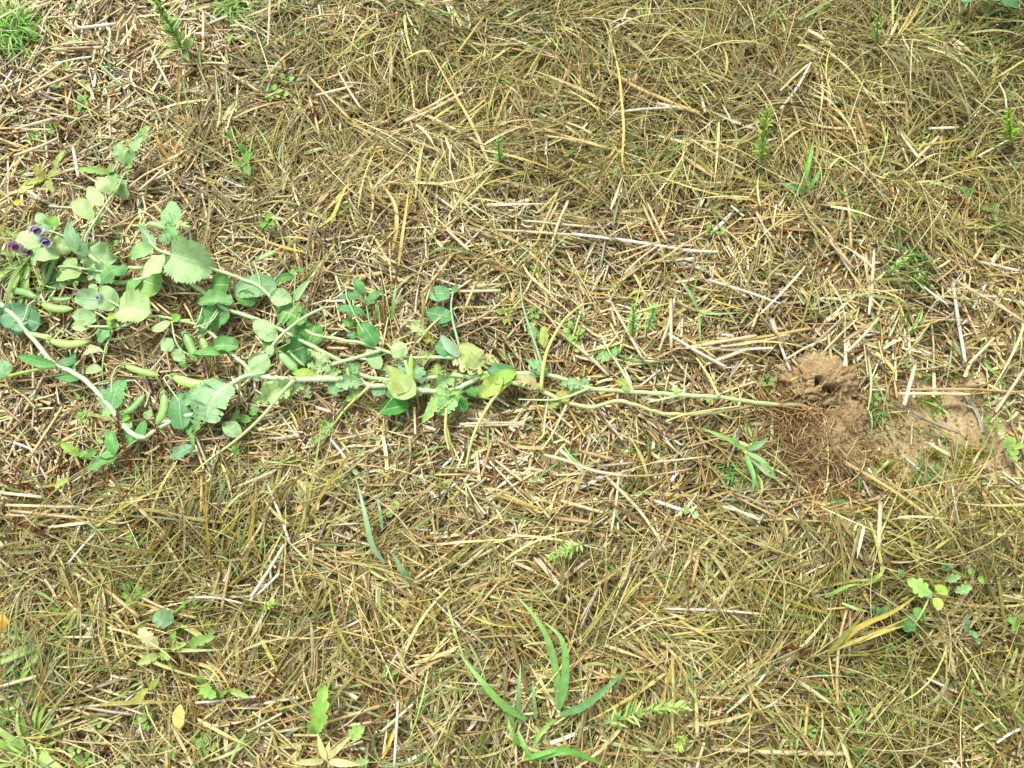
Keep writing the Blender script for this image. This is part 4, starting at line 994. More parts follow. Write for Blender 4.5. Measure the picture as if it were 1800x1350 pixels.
d_all = lambda px, py: np.clip(.65 * d_straw(px, py) + .45 * d_grass(px, py), .1, 1.1)
stuff("straw_litter", [
    make_straw(17500, 18, 92, .9, 2.7, .013, 4, 4),
    make_straw(12000, 30, 100, 1.0, 2.8, .014, 4, 4, bunch=7),
    make_ribbon(19000, 14, 74, 2.2, 6.0, .010, P_STRAW, W_STRAW, d_straw, 4, .05, False, .26, .3, (.1, .5)),
], M_STRAW, "layer of chopped straw pieces covering the soil")
stuff("chaff", [
    make_ribbon(46000, 5, 26, .9, 3.2, .008, P_STRAW + [(130, 104, 66), (108, 84, 50), (150, 118, 72)], W_STRAW + [7, 4, 8], d_all, 3, .05, False, .25, .3, (.1, .7)),
], M_STRAW, "fine broken straw chaff scattered over the soil")
stuff("dry_grass", [
    make_ribbon(12500, 40, 180, 2.2, 6.2, .024, P_DRY, W_DRY, d_grass, 7, .10, True, .22, .45, spread=.55),
    make_ribbon(10500, 50, 210, 1.1, 2.6, .028, P_DRY, W_DRY, d_grass, 7, .14, True, .22, .6, spread=.7),
    make_ribbon(4500, 30, 110, 2.0, 5.5, .012, [(140, 108, 64), (118, 90, 52), (160, 122, 72), (100, 74, 44), (150, 96, 54)], [4, 4, 4, 2, 1], d_all, 6, .06, True, .2, .5),
], M_DRY, "matted dry yellow grass lying over the straw")
d_green = lambda px, py: np.clip(blobs(px, py, .10, [(1120, 270, 150, 60, .6), (350, 1000, 220, 120, .5), (60, 1200, 140, 180, .7), (1700, 340, 130, 130, .5), (1600, 1250, 250, 120, .5), (60, 470, 90, 60, .4), (700, 60, 250, 80, .4), (1100, 40, 300, 60, .3),
      (950, 1250, 250, 120, .3), (1780, 60, 120, 120, .8), (1330, 830, 90, 60, .25), (500, 900, 150, 60, .3)]), 0, 1)
stuff("green_grass", [
    make_ribbon(5200, 35, 130, 1.8, 5.0, .020, [(140, 176, 80), (116, 160, 68), (158, 186, 102), (104, 144, 72), (168, 190, 120)], None, d_green, 6, .14, True, .18, .7),
], M_DRY, "thin green grass blades growing through the dry mat")
# thin dead flower stems with grains
def seed_stems(n):
    V0, q0, k0 = None, None, None
    x, y = scatter(n, d_grass)
    m = 8; a = lay_dir(x, y, 1.3); l = rng.uniform(70, 210, n) * U
    t = np.linspace(0, 1, m); bend = rng.normal(0, .5, n)
    px, py = to_px(x, y)
    low = np.where(low_here(px, py), .3, 1.0)
    ang = a[:, None] + bend[:, None] * (t[None] - .5); step = l[:, None] / (m - 1)
    X = x[:, None] + np.concatenate([np.zeros((n, 1)), np.cumsum(np.cos(ang[:, :-1]) * step, 1)], 1)
    Y = y[:, None] + np.concatenate([np.zeros((n, 1)), np.cumsum(np.sin(ang[:, :-1]) * step, 1)], 1)
    z0 = ground_z(x, y) + .003 + rng.uniform(.002, .022, n) * low
    Z = z0[:, None] + (rng.uniform(.02, .14, n) * l * low)[:, None] * np.sin(np.pi * t)[None]
    P = np.stack([X, Y, Z], -1)
    R = rng.uniform(.7, 1.5, n)[:, None] * U * (1 - .55 * t)[None]
    V, q, k = tubes(P, R, 4)
    col = pal(n, [(206, 190, 116), (188, 176, 100), (170, 160, 90), (220, 206, 150), (160, 130, 80)], None, .15)
    out = [(V, q, np.repeat(col, k, 0))]
    # grains on the last half
    has = np.where(rng.uniform(0, 1, n) < .35)[0]
    g = 14
    tt = rng.uniform(.45, 1, (len(has), g))
    idx = tt * (m - 1); i0 = np.clip(idx.astype(int), 0, m - 2); fr = (idx - i0)[..., None]
    Pg = P[has[:, None], i0] * (1 - fr) + P[has[:, None], i0 + 1] * fr
    Pg = Pg.reshape(-1, 3) + rng.normal(0, 2.2 * U, (len(has) * g, 3))
    d = nrm(rng.normal(0, 1, Pg.shape)) * 3.2 * U
    PP = np.stack([Pg - d, Pg + d * .2, Pg + d], 1)
    RR = np.stack([np.full(len(Pg), .35), np.full(len(Pg), 1.3), np.full(len(Pg), .3)], 1) * U
    V2, q2, k2 = tubes(PP, RR, 4)
    out.append((V2, q2, np.repeat(pal(len(Pg), [(196, 176, 104), (170, 150, 80), (206, 196, 140)], None, .15), k2, 0)))
    return out
stuff("seed_heads", seed_stems(2600), M_DRY, "thin dead grass stems with seed heads")
# soil crumbs and small pale grit
def crumbs(n, dens, smin, smax, palette, w=None):
    x, y = scatter(n, dens)
    s = np.exp(rng.uniform(math.log(smin), math.log(smax), n)) * U
    base = np.array([[1, 0, 0], [-.5, .87, 0], [-.5, -.87, 0], [0, 0, .9], [0, 0, -.7]])
    rot = rng.uniform(0, 6.28, n); cr, sr = np.cos(rot), np.sin(rot)
    B = base[None] * rng.uniform(.6, 1.3, (n, 5, 1))
    X = B[..., 0] * cr[:, None] - B[..., 1] * sr[:, None]; Y = B[..., 0] * sr[:, None] + B[..., 1] * cr[:, None]
    V = np.stack([x[:, None] + X * s[:, None], y[:, None] + Y * s[:, None], (ground_z(x, y) + .4 * s)[:, None] + B[..., 2] * s[:, None]], -1)
    f = np.array([[0, 1, 3], [1, 2, 3], [2, 0, 3], [1, 0, 4], [2, 1, 4], [0, 2, 4]])
    F = (f[None] + 5 * np.arange(n)[:, None, None]).reshape(-1, 3)
    return V.reshape(-1, 3), F, np.repeat(pal(n, palette, w, .2), 5, 0)
stuff("soil_crumbs", [crumbs(14000, lambda px, py: np.clip(.25 + bare(px, py), 0, 1.1), 1.2, 4.5, [(150, 118, 78), (176, 142, 98), (120, 92, 58), (200, 172, 128), (226, 214, 190)], [5, 5, 4, 3, .6]), crumbs(2600, lambda px, py: 1.1 * np.exp(-((px - 1455) / 75) ** 2 - ((py - 745) / 95) ** 2), 1.5, 6.5, [(166, 138, 96), (186, 158, 114), (136, 110, 72), (204, 180, 138)], None)], M_CRUMB, "small crumbs of soil on the bare patches")
# moss patches
def moss(n):
    sp = [(1565, 655, 22, 12), (1665, 600, 16, 9), (1560, 820, 20, 20), (1640, 800, 20, 10), (1715, 795, 26, 12), (1300, 690, 18, 10), (1215, 610, 14, 10), (1420, 930, 40, 14), (1250, 1045, 30, 14), (1240, 830, 26, 12), (1130, 790, 22, 12), (200, 1225, 24, 8), (325, 1215, 20, 12),
          (1680, 650, 26, 12), (1700, 830, 22, 16), (60, 600, 12, 12), (30, 830, 24, 16), (240, 75, 26, 8), (730, 590, 16, 12), (830, 590, 16, 10), (700, 760, 22, 10), (1480, 870, 20, 12), (1220, 745, 30, 14), (1640, 700, 20, 10)]
    w = np.array([a[2] * a[3] for a in sp], float); w /= w.sum()
    i = rng.choice(len(sp), n, p=w); A = np.array(sp, float)[i]
    P = Wa(A[:, 0] + rng.normal(0, .6, n) * A[:, 2], A[:, 1] + rng.normal(0, .6, n) * A[:, 3], np.zeros(n))
    P[:, 2] = ground_z(P[:, 0], P[:, 1]) + rng.uniform(0, .004, n)
    d = nrm(rng.normal(0, 1, (n, 3)) + [0, 0, .6]) * (rng.uniform(1.6, 3.6, n) * U)[:, None]
    PP = np.stack([P, P + d * .5, P + d], 1); Wd = np.array([.5, .8, .15])[None] * np.full((n, 1), 1.0) * U
    V, q, k = ribbons(PP, Wd, .2)
    return V, q, np.repeat(pal(n, [(150, 148, 48), (128, 132, 46), (170, 166, 70), (108, 112, 44)], None, .2), k, 0)
stuff("moss", [moss(15000)], M_MOSS, "low yellow green moss on the damp soil")

# =================================================================== LABELS that say which one
LANDMARKS = [("the root clod", 1450, 735), ("the big round pea leaf by the pods", 236, 547), ("the bluish serrated pea leaf by the frame edge", 33, 562), ("the pea flowers", 60, 425),
             ("the three pea leaflets on one stalk", 165, 350), ("the kinked pea stem", 715, 660), ("the arching yellow leaf stalk", 965, 600), ("the drooping yellow leaf stalk", 840, 745), ("the paired pea pods", 330, 665),
             ("the tall feathery weed", 295, 45), ("the bright grass clump", 30, 50), ("the thistle rosette with white stalks", 575, 1325), ("the pale silvery weed leaf", 265, 1115), ("the lobed goosefoot", 1635, 1045),
             ("the feathery weed lying level", 1125, 1255), ("the short blue green feathery weed", 1000, 968), ("the feathery tuft with broad grass", 1290, 825), ("the dense dark green grass cushion", 1600, 475), ("the feathery weed standing in dead grass", 1345, 225),
             ("the broad bright grass by the lower edge", 985, 1150), ("the blue green grass clump", 70, 1090), ("the bent grey green blade", 690, 960), ("the thick slanting reed", 1120, 150), ("the yellow fallen leaf", 315, 1255),
             ("the dark dock seed stalk", 215, 790), ("the fan shaped dead tussock", 1300, 890), ("the radiating tussock", 1590, 950), ("the grey tussock", 75, 1195), ("the twin blade shoot", 1420, 285), ("the bare soil patch", 1590, 780),
             ("the small grass tuft beside the clod", 1540, 730), ("the little tuft on bare soil", 1620, 830), ("the orange dead tuft", 305, 260), ("the scalloped weed leaves", 225, 265), ("the eaten yellow pea leaf", 825, 625), ("the paired feathery seedlings", 1130, 545),
             ("the pea leaflets on an upright stalk", 795, 540), ("the dark pea leaf cluster", 630, 550), ("the long white straw", 1080, 420), ("the straw bundle", 1320, 595)]
USED = set()
def where(px, py):
    best = sorted(LANDMARKS, key=lambda l: math.hypot(px - l[1], py - l[2]))
    def rel(b):
        dx, dy = px - b[1], py - b[2]
        if abs(dx) > 2 * abs(dy): return "right of" if dx > 0 else "left of"
        if abs(dy) > 2 * abs(dx): return "below" if dy > 0 else "above"
        return ("below and right of" if dx > 0 else "below and left of") if dy > 0 else ("above and right of" if dx > 0 else "above and left of")
    n = best[0][0]
    d = math.hypot(px - best[0][1], py - best[0][2])
    far_ = "just" if d < 55 else "a bit" if d < 110 else "well"
    return [f"{rel(best[0])} {n}", f"{far_} {rel(best[0])} {n}", f"{rel(best[1])} {best[1][0]}", f"{rel(best[2])} {best[2][0]}"]
def unique(desc, px, py, extras=()):
    opts = where(px, py)
    for o_ in opts:
        s = f"{desc} {o_}"
        if s not in USED and len(s.split()) <= 16:
            USED.add(s); return s
    for e in extras:
        for o_ in opts:
            s = f"{e} {desc} {o_}"
            if s not in USED and len(s.split()) <= 16:
                USED.add(s); return s
    w = desc.split()
    for cut in (1, 2):
        for o_ in opts:
            s = f"{' '.join(w[cut:])} {o_}"
            if s not in USED and len(s.split()) <= 16:
                USED.add(s); return s
    s = f"{w[-1]} {opts[0]}"
    USED.add(s)
    return s

# =================================================================== STRAW STALKS, one by one
def straw_mesh(P, r, col, sides=8, nodes=(), flat=1.0, hollow=True, splay=False):
    """stalk along world points P (relative); with node rings and open cut ends"""
    m = len(P)
    t = np.linspace(0, 1, m)
    R = np.full(m, r) * (1 + rng.normal(0, .03, m))
    cc = np.asarray(col)[None] * (1 + rng.normal(0, .05, (m, 1)))
    for nd in nodes:
        i = int(nd * (m - 1)); R[i] *= 1.28; cc[i] = cc[i] * .62
    V, q, _ = tubes(P[None], R[None], sides, np.array([flat]))
    cc = np.repeat(cc, sides, 0)
    uv = np.stack([np.repeat(t * 3, sides), np.tile(np.arange(sides) / sides, m)], 1)
    # hollow ends: inner ring pulled inside, shade of the hollow put into its colour
    T, S, N = frames(P[None])
    faces = [q]
    add_v, add_c, add_q = [], [], []
    n0 = m * sides
    for e, ring, dirn in ((0, 0, 1), (m - 1, (m - 1) * sides, -1)):
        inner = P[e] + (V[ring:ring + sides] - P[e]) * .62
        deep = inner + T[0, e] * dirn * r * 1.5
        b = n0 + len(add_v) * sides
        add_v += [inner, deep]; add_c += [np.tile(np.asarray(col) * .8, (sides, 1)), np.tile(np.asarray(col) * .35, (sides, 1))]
        for i in range(sides):
            j = (i + 1) % sides
            add_q += [[ring + i, ring + j, b + j, b + i], [b + i, b + j, b + sides + j, b + sides + i]]
        add_q += [[b + sides, b + sides + 1, b + sides + 2, b + sides + 3], [b + sides + 3, b + sides + 4, b + sides + 5, b + sides]] if sides == 6 else []
    V = np.vstack([V] + add_v); cc = np.vstack([cc] + add_c); uv = np.vstack([uv, np.zeros((len(V) - n0, 2))])
    return raw_mesh("straw_stalk", V, [q, np.array(add_q)], cc, uv)

CREAM, GOLD, TAN, GREY, WHITE, BROWN, OLIV = c(234, 214, 166), c(218, 184, 112), c(204, 174, 122), c(164, 150, 122), c(246, 238, 214), c(158, 126, 84), c(190, 182, 112)
CNAME = {id(CREAM): "cream", id(GOLD): "golden", id(TAN): "tan", id(GREY): "grey brown", id(WHITE): "bleached white", id(BROWN): "dull brown", id(OLIV): "yellow green"}
n_straw = [0]
def straw(pts, wpx, col, z=1.4, label=None, nodes=None, flat=None, z1=None, extra=()):
    px, py = pts[0][0], pts[0][1]
    m = max(6, 3 * len(pts))
    z1 = z if z1 is None else z1
    k = len(pts)
    P = spline([W(p[0], p[1], .01 * (z + (z1 - z) * i / (k - 1))) for i, p in enumerate(pts)], m)
    mid = P[m // 2].copy()
    L_ = math.hypot(pts[-1][0] - px, pts[-1][1] - py)
    r = wpx * .37 * psz(px, py)
    nodes = nodes if nodes is not None else ((rng.uniform(.2, .8),) if L_ > 90 and rng.uniform() < .6 else ())
    fl = flat if flat is not None else rng.uniform(.6, 1.0)
    me = straw_mesh(P - mid, r, np.asarray(col) * math.exp(rng.normal(0, .05)), 6, nodes, fl)
    o = obj("straw_stalk", me, M_STALK, None, mid)
    a = math.degrees(math.atan2(-(pts[-1][1] - py), pts[-1][0] - px)) % 180
    ori = "lying level" if a < 22 or a > 158 else "pointing upward" if 68 < a < 112 else "rising to the right" if a < 90 else "rising to the left"
    ln = "short" if L_ < 60 else "mid length" if L_ < 110 else "long"
    th = "thin" if wpx < 5 else "thick" if wpx > 8.5 else ""
    mx, my = .5 * (px + pts[-1][0]), .5 * (py + pts[-1][1])
    d = f"{ln} {th} {CNAME.get(id(col), 'pale')} straw {ori}".replace("  ", " ")
    lab = label or unique(d, mx, my, ("split", "bent") if fl < .6 else ())
    tag(o, lab, "straw", "loose straw stalks on the ground")
    n_straw[0] += 1
    return o

HERO = [
    ([(955, 799), (1000, 811), (1046, 828), (1104, 837)], 8, CREAM), ([(1020, 793), (1080, 808)], 9, TAN), ([(1064, 836), (1127, 901), (1172, 969)], 8, CREAM), ([(985, 880), (1060, 901)], 9, CREAM), ([(975, 910), (1045, 919)], 10, TAN),
    ([(1150, 880), (1203, 898)], 9, WHITE), ([(1230, 966), (1216, 1032)], 9, GOLD), ([(1049, 820), (1115, 813)], 7, GREY), ([(1148, 813), (1250, 802)], 5, CREAM), ([(1056, 835), (1140, 836), (1215, 824)], 5, TAN),
    ([(1577, 692), (1640, 692), (1705, 693)], 7, CREAM), ([(1585, 685), (1700, 684), (1800, 690)], 6, TAN), ([(1609, 642), (1589, 713)], 10, CREAM), ([(1602, 723), (1640, 742), (1687, 761)], 8, GREY), ([(1625, 730), (1672, 766)], 7, GOLD),
    ([(1483, 811), (1530, 838), (1572, 864), (1620, 898), (1660, 937)], 9, GOLD), ([(1548, 882), (1544, 970)], 11, CREAM), ([(1630, 778), (1670, 801)], 9, CREAM), ([(1710, 838), (1745, 895), (1790, 975)], 8, GOLD), ([(1672, 845), (1688, 940)], 5, WHITE),
    ([(1675, 496), (1684, 560), (1697, 637)], 8, WHITE), ([(1682, 500), (1700, 550), (1723, 600)], 6, TAN), ([(1722, 460), (1795, 477)], 8, WHITE), ([(1680, 494), (1760, 540), (1800, 566)], 7, CREAM), ([(1703, 640), (1748, 594)], 7, CREAM), ([(1800, 650), (1750, 725)], 7, CREAM),
    ([(870, 404), (935, 408), (1006, 413)], 7, CREAM), ([(1004, 411), (1080, 420), (1154, 431), (1210, 440), (1263, 443)], 8, WHITE), ([(935, 390), (1052, 400)], 7, CREAM), ([(1080, 448), (1160, 425)], 5, CREAM), ([(1156, 461), (1210, 425), (1245, 405)], 6, TAN),
    ([(1245, 492), (1310, 512), (1372, 534)], 7, WHITE), ([(1179, 525), (1180, 612)], 8, CREAM), ([(1205, 612), (1270, 600), (1330, 590)], 8, CREAM), ([(1225, 603), (1330, 594), (1425, 577)], 8, GOLD), ([(1228, 620), (1330, 598)], 8, TAN), ([(1240, 641), (1318, 612)], 9, CREAM), ([(1150, 632), (1225, 595)], 6, TAN),
    ([(1473, 164), (1526, 176)], 9, CREAM), ([(1418, 164), (1445, 173), (1478, 182)], 8, CREAM), ([(1458, 141), (1460, 218)], 5, WHITE), ([(1495, 216), (1535, 203)], 8, CREAM), ([(1560, 150), (1605, 218)], 8, GOLD), ([(1632, 226), (1685, 224)], 7, WHITE), ([(1612, 278), (1650, 240)], 8, CREAM),
    ([(1043, 108), (1080, 130), (1119, 154), (1160, 172), (1200, 189), (1230, 199)], 11, GOLD), ([(1232, 168), (1240, 198)], 8, WHITE), ([(1270, 184), (1294, 228)], 6, CREAM), ([(1155, 182), (1202, 192)], 8, WHITE),
    ([(727, 191), (800, 228), (865, 264)], 9, CREAM), ([(555, 168), (622, 151)], 7, CREAM), ([(600, 173), (644, 158)], 7, CREAM), ([(560, 144), (620, 122)], 8, TAN), ([(758, 91), (790, 150)], 5, OLIV), ([(805, 92), (850, 30)], 6, GOLD), ([(610, 215), (700, 260), (780, 330)], 6, OLIV),
    ([(1250, 1315), (1345, 1322), (1483, 1325)], 12, CREAM), ([(1168, 1070), (1260, 1073), (1345, 1080)], 6, WHITE), ([(1403, 1195), (1460, 1237)], 8, CREAM), ([(1383, 1253), (1440, 1338)], 7, TAN), ([(1085, 1125), (1130, 1150), (1170, 1180)], 8, TAN), ([(1015, 1172), (1068, 1196)], 7, CREAM), ([(1000, 1212), (1068, 1196)], 6, GOLD),
    ([(0, 1207), (72, 1187)], 9, CREAM), ([(113, 1226), (180, 1205), (245, 1183)], 7, GREY), ([(85, 1249), (150, 1242), (210, 1237)], 7, CREAM), ([(31, 1216), (54, 1273)], 9, GREY), ([(95, 1160), (180, 1111)], 7, CREAM), ([(110, 1120), (170, 1120)], 6, CREAM), ([(186, 1036), (245, 1085)], 10, GOLD), ([(170, 1090), (222, 1102)], 9, GOLD),
    ([(355, 836), (354, 900)], 8, GOLD), ([(0, 866), (75, 874)], 8, CREAM), ([(10, 888), (140, 892)], 8, CREAM), ([(20, 898), (150, 912)], 8, TAN), ([(15, 905), (120, 908)], 7, CREAM), ([(470, 850), (492, 905), (509, 954)], 7, WHITE), ([(730, 1018), (780, 978), (822, 943)], 7, GOLD),
    ([(815, 1097), (880, 1020)], 7, TAN), ([(700, 1232), (693, 1347)], 6, WHITE), ([(672, 1285), (726, 1238)], 7, CREAM), ([(592, 910), (650, 945)], 9, CREAM), ([(740, 1255), (768, 1300)], 7, TAN), ([(205, 1247), (253, 1203)], 6, WHITE), ([(345, 1275), (392, 1238)], 5, CREAM),
    ([(135, 50), (205, 42)], 8, WHITE), ([(110, 30), (135, 55)], 7, TAN), ([(85, 55), (150, 90)], 7, TAN), ([(265, 88), (300, 155)], 6, CREAM), ([(345, 50), (400, 28)], 7, CREAM), ([(358, 20), (357, 70)], 7, CREAM), ([(30, 165), (110, 110)], 8, TAN), ([(60, 160), (130, 130)], 7, TAN), ([(128, 256), (138, 312)], 8, WHITE), ([(300, 285), (250, 310), (215, 340)], 6, GOLD),
    ([(1090, 1330), (1190, 1330)], 7, CREAM), ([(1065, 1324), (1180, 1332)], 7, TAN), ([(1225, 1350), (1238, 1305)], 7, CREAM), ([(820, 560), (900, 558)], 5, CREAM), ([(790, 580), (850, 555), (895, 520)], 7, TAN), ([(800, 600), (860, 570), (915, 548)], 6, BROWN), ([(805, 512), (880, 511)], 7, CREAM), ([(835, 500), (815, 548)], 8, TAN),
    ([(982, 582), (1040, 630), (1070, 660)], 8, CREAM), ([(905, 512), (960, 552), (985, 588)], 6, TAN), ([(520, 678), (552, 690), (590, 724)], 6, BROWN), ([(555, 695), (590, 732)], 6, BROWN), ([(555, 716), (582, 724)], 9, CREAM), ([(575, 612), (612, 613)], 8, TAN), ([(748, 750), (766, 756)], 8, WHITE), ([(895, 750), (905, 758)], 9, CREAM),
]
for (pts, w, col) in HERO:
    straw(pts, w, col, z=rng.uniform(1.3, 1.9))
# bundles of parallel straw, then loose ones, up to the limit of single stalks
k_try = 0
COLS = [CREAM, GOLD, TAN, GREY, WHITE, BROWN]
while n_straw[0] < 300 and k_try < 5000:
    k_try += 1
    px, py = rng.uniform(10, 1790), rng.uniform(10, 1340)
    if rng.uniform(0, 1.0) > float(d_straw(np.array([px]), np.array([py]))[0]) or low_here(np.array([px]), np.array([py]))[0]:
        continue
    a = rng.uniform(0, math.pi)
    for g in range(int(rng.choice([1, 2, 3, 4], p=[.4, .2, .25, .15]))):
        l = rng.uniform(44, 120); a2 = a + rng.normal(0, .12)
        qx, qy = px + rng.normal(0, 16) * (g > 0), py + rng.normal(0, 14) * (g > 0)
        dx, dy = .5 * l * math.cos(a2), .5 * l * math.sin(a2)
        bx, by = rng.normal(0, 2, 2)
        if n_straw[0] >= 300 or low_here(np.array([qx + dx, qx - dx]), np.array([qy + dy, qy - dy])).any(): continue
        straw([(qx - dx, qy - dy), (qx + bx, qy + by), (qx + dx, qy + dy)], rng.uniform(4.5, 8), COLS[rng.choice(6, p=[.34, .16, .20, .10, .14, .06])], z=rng.uniform(1.1, 2.0))

# =================================================================== GRASS TUFTS AND WEEDS
def blade_curve(x, y, a, L_, lift, droop, m=9, bend=0.0, z0=.003):
    """grass blade in world: starts at (x,y), leans outward along angle a"""
    t = np.linspace(0, 1, m)
    ang = a + bend * (t - .3)
    st = L_ / (m - 1)
    X = x + np.concatenate([[0], np.cumsum(np.cos(ang[:-1]) * st)]); Y = y + np.concatenate([[0], np.cumsum(np.sin(ang[:-1]) * st)])
    Z = z0 + lift * L_ * np.sin(np.pi * np.clip(t * droop, 0, 1)) 
    return np.stack([X, Y, Z], 1)

def blade_obj(name, P, wpx, col, parent, base, mat, prof='grass', label=None, fold=.3, roll=0.0):
    m = len(P); t = np.linspace(0, 1, m)
    pr = np.clip(np.minimum(.5 + 2.2 * t, 1) * (1 - t ** 2.4 * .96), .03, 1)
    V, q, k = ribbons(P[None], (wpx * .5 * U * pr)[None], fold, np.full((1, m), roll) + .5 * t[None] * rng.normal(0, .5))
    cc = np.asarray(col)[None, None] * (1 + rng.normal(0, .03, (m, 1, 1))) * np.array([1, 1.12, .94])[None, :, None]
    o = obj(name, raw_mesh(name, V - base, q, cc.reshape(-1, 3)), mat, parent, (0, 0, 0))
    if label: o["label"] = label
    return o

def tuft(px, py, n_big, n_fine, lpx, wpx, palette, name="grass_tuft", label=None, cat="grass tuft", group=None, lift=(.05, .25), a0=0.0, a1=2 * math.pi, mat=None, droop=(.75, 1.0), desc=None, bend=.5, spread=6):
    base = W(px, py, 0); base[2] = float(ground_z(base[0:1], base[1:2])[0])
    lab = label or unique(desc, px, py)
    root = thing(name, lab, cat, base, group)
    mat = mat or M_GRASS
    s = psz(px, py)
    for i in range(n_big):
        a = rng.uniform(a0, a1); Lw = lpx * rng.uniform(.55, 1.15) * s
        P = blade_curve(base[0] + rng.normal(0, spread * U * .4), base[1] + rng.normal(0, spread * U * .4), a, Lw, rng.uniform(*lift), rng.uniform(*droop), 9, rng.normal(0, bend), base[2] + rng.uniform(.002, .008))
        blade_obj("blade", P, wpx * rng.uniform(.7, 1.25), pal(1, palette, None, .12)[0], root, base, mat, roll=rng.normal(0, .3))
    if n_fine:
        m = 7
        PP = np.stack([blade_curve(base[0] + rng.normal(0, spread * U), base[1] + rng.normal(0, spread * U), rng.uniform(a0 - .3, a1 + .3), lpx * rng.uniform(.3, 1.0) * s, rng.uniform(*lift), rng.uniform(*droop), m, rng.normal(0, bend), base[2] + rng.uniform(.0, .008)) for _ in range(n_fine)])
        t = np.linspace(0, 1, m); pr = np.clip((.6 + t) * (1 - t ** 2.2), .05, 1)
        V, q, k = ribbons(PP, wpx * .32 * U * pr[None] * rng.uniform(.5, 1.2, (n_fine, 1)), .3, rng.normal(0, .5, n_fine))
        o = obj("fine_blades", raw_mesh("fine_blades", V - base, q, np.repeat(pal(n_fine, palette, None, .15), k, 0)), mat, root, (0, 0, 0)); o["kind"] = "stuff"
    return root

GR_BRIGHT = [(140, 200, 78), (160, 212, 96), (120, 182, 66), (176, 216, 116)]
GR_BLUE = [(154, 186, 124), (138, 174, 104), (168, 198, 140)]
GR_MID = [(156, 196, 90), (138, 180, 82), (172, 204, 110)]
GR_DARK = [(108, 160, 52), (126, 176, 62), (92, 140, 50)]
DEAD = P_DRY
WEED_UP = .7      # weeds stand in front of the mat, cm
# green clumps the photo shows
tuft(30, 62, 40, 260, 66, 5.0, GR_BRIGHT, label="bright green fine grass clump at the upper corner by the bare straw", lift=(.25, .6), spread=22)
tuft(412, 14, 24, 120, 52, 5.5, GR_BRIGHT + [(170, 196, 120)], label="bright green feathery grass clump on the straw at the far edge", lift=(.2, .5), spread=16)
tuft(1602, 478, 26, 160, 48, 4.5, GR_DARK, label="dense dark green grass cushion among pale straw", lift=(.15, .45), spread=16)
tuft(60, 462, 22, 30, 120, 8.5, GR_MID, label="green grass blades beside the purple pea flowers", lift=(.05, .2), a0=2.2, a1=5.2)
tuft(86, 520, 14, 12, 92, 10, [(120, 180, 100), (146, 196, 116)], label="broad green grass shoots under the pea flowers", lift=(.05, .15), a0=.2, a1=1.6)
tuft(95, 1125, 16, 30, 125, 12, GR_BLUE + GR_MID, label="blue green broad grass clump near the lower corner", lift=(.1, .35))
tuft(62, 1320, 14, 30, 110, 10, GR_MID, label="green grass clump cut off by the lower corner edge", lift=(.1, .3))
tuft(20, 1270, 6, 10, 80, 6, GR_MID, label="small green grass clump at the frame edge under the grey tussock", lift=(.1, .3))
tuft(1540, 730, 10, 60, 30, 2.6, [(88, 160, 62), (110, 176, 76), (76, 140, 60)], label="small bright grass tuft beside the root clod on bare soil", lift=(.2, .5), spread=8)
tuft(1622, 832, 12, 60, 34, 2.6, [(104, 172, 76), (126, 186, 96), (84, 150, 66)], label="little bright grass tuft on the bare soil patch", lift=(.2, .5), spread=8)
tuft(1285, 828, 14, 60, 40, 3.2, [(108, 172, 84), (130, 190, 104), (92, 154, 76)], label="feathery green tuft growing near the straw below the pea stems", lift=(.2, .5), spread=12)
tuft(1335, 1245, 8, 26, 46, 4, GR_DARK, label="dark green small grass tuft in the dead mat near the lower edge", lift=(.1, .3), spread=10)
tuft(1475, 1200, 8, 30, 60, 4, [(104, 148, 70), (120, 160, 84)], label="green grass tuft showing through dead stems by the lower edge", lift=(.1, .3), spread=14)
tuft(1790, 20, 16, 40, 120, 10, [(60, 100, 48), (76, 120, 60), (96, 130, 66)], label="dark green grass clump in the far corner", lift=(.3, .6), spread=30)
tuft(530, 20, 10, 30, 90, 6, [(120, 140, 74), (140, 156, 90)], label="olive grass tuft at the far edge over pale straw", lift=(.05, .25))
tuft(305, 285, 8, 30, 74, 5, [(196, 158, 84), (206, 176, 104), (180, 126, 64)], label="orange dead grass tuft above the pea leaves", lift=(.1, .35), a0=.6, a1=2.6, mat=M_DRY)
tuft(1595, 945, 22, 60, 110, 7, [(180, 174, 100), (150, 158, 82), (196, 186, 120), (132, 140, 70)], label="radiating half dead tussock below the bare soil patch", lift=(.03, .15), mat=M_DRY)
tuft(1300, 885, 20, 50, 100, 6.5, [(170, 168, 96), (140, 148, 78), (190, 180, 120)], label="fan shaped dead tussock below the broad green shoot", lift=(.03, .15), a0=3.4, a1=6.1, mat=M_DRY)
tuft(75, 1198, 22, 50, 105, 6.5, [(150, 158, 100), (170, 170, 110), (128, 138, 84), (196, 186, 130)], label="grey green flattened tussock by the lower corner", lift=(.03, .12), mat=M_DRY)
tuft(738, 1025, 14, 40, 130, 6.5, [(186, 170, 92), (160, 156, 80), (196, 176, 100)], label="yellow dead tussock under the bent grey green blade", lift=(.03, .15), mat=M_DRY)
tuft(620, 330, 16, 40, 120, 6, [(176, 164, 92), (196, 180, 110), (150, 146, 78)], label="bleached dead tussock over brown litter in the upper half", lift=(.03, .2), mat=M_DRY)
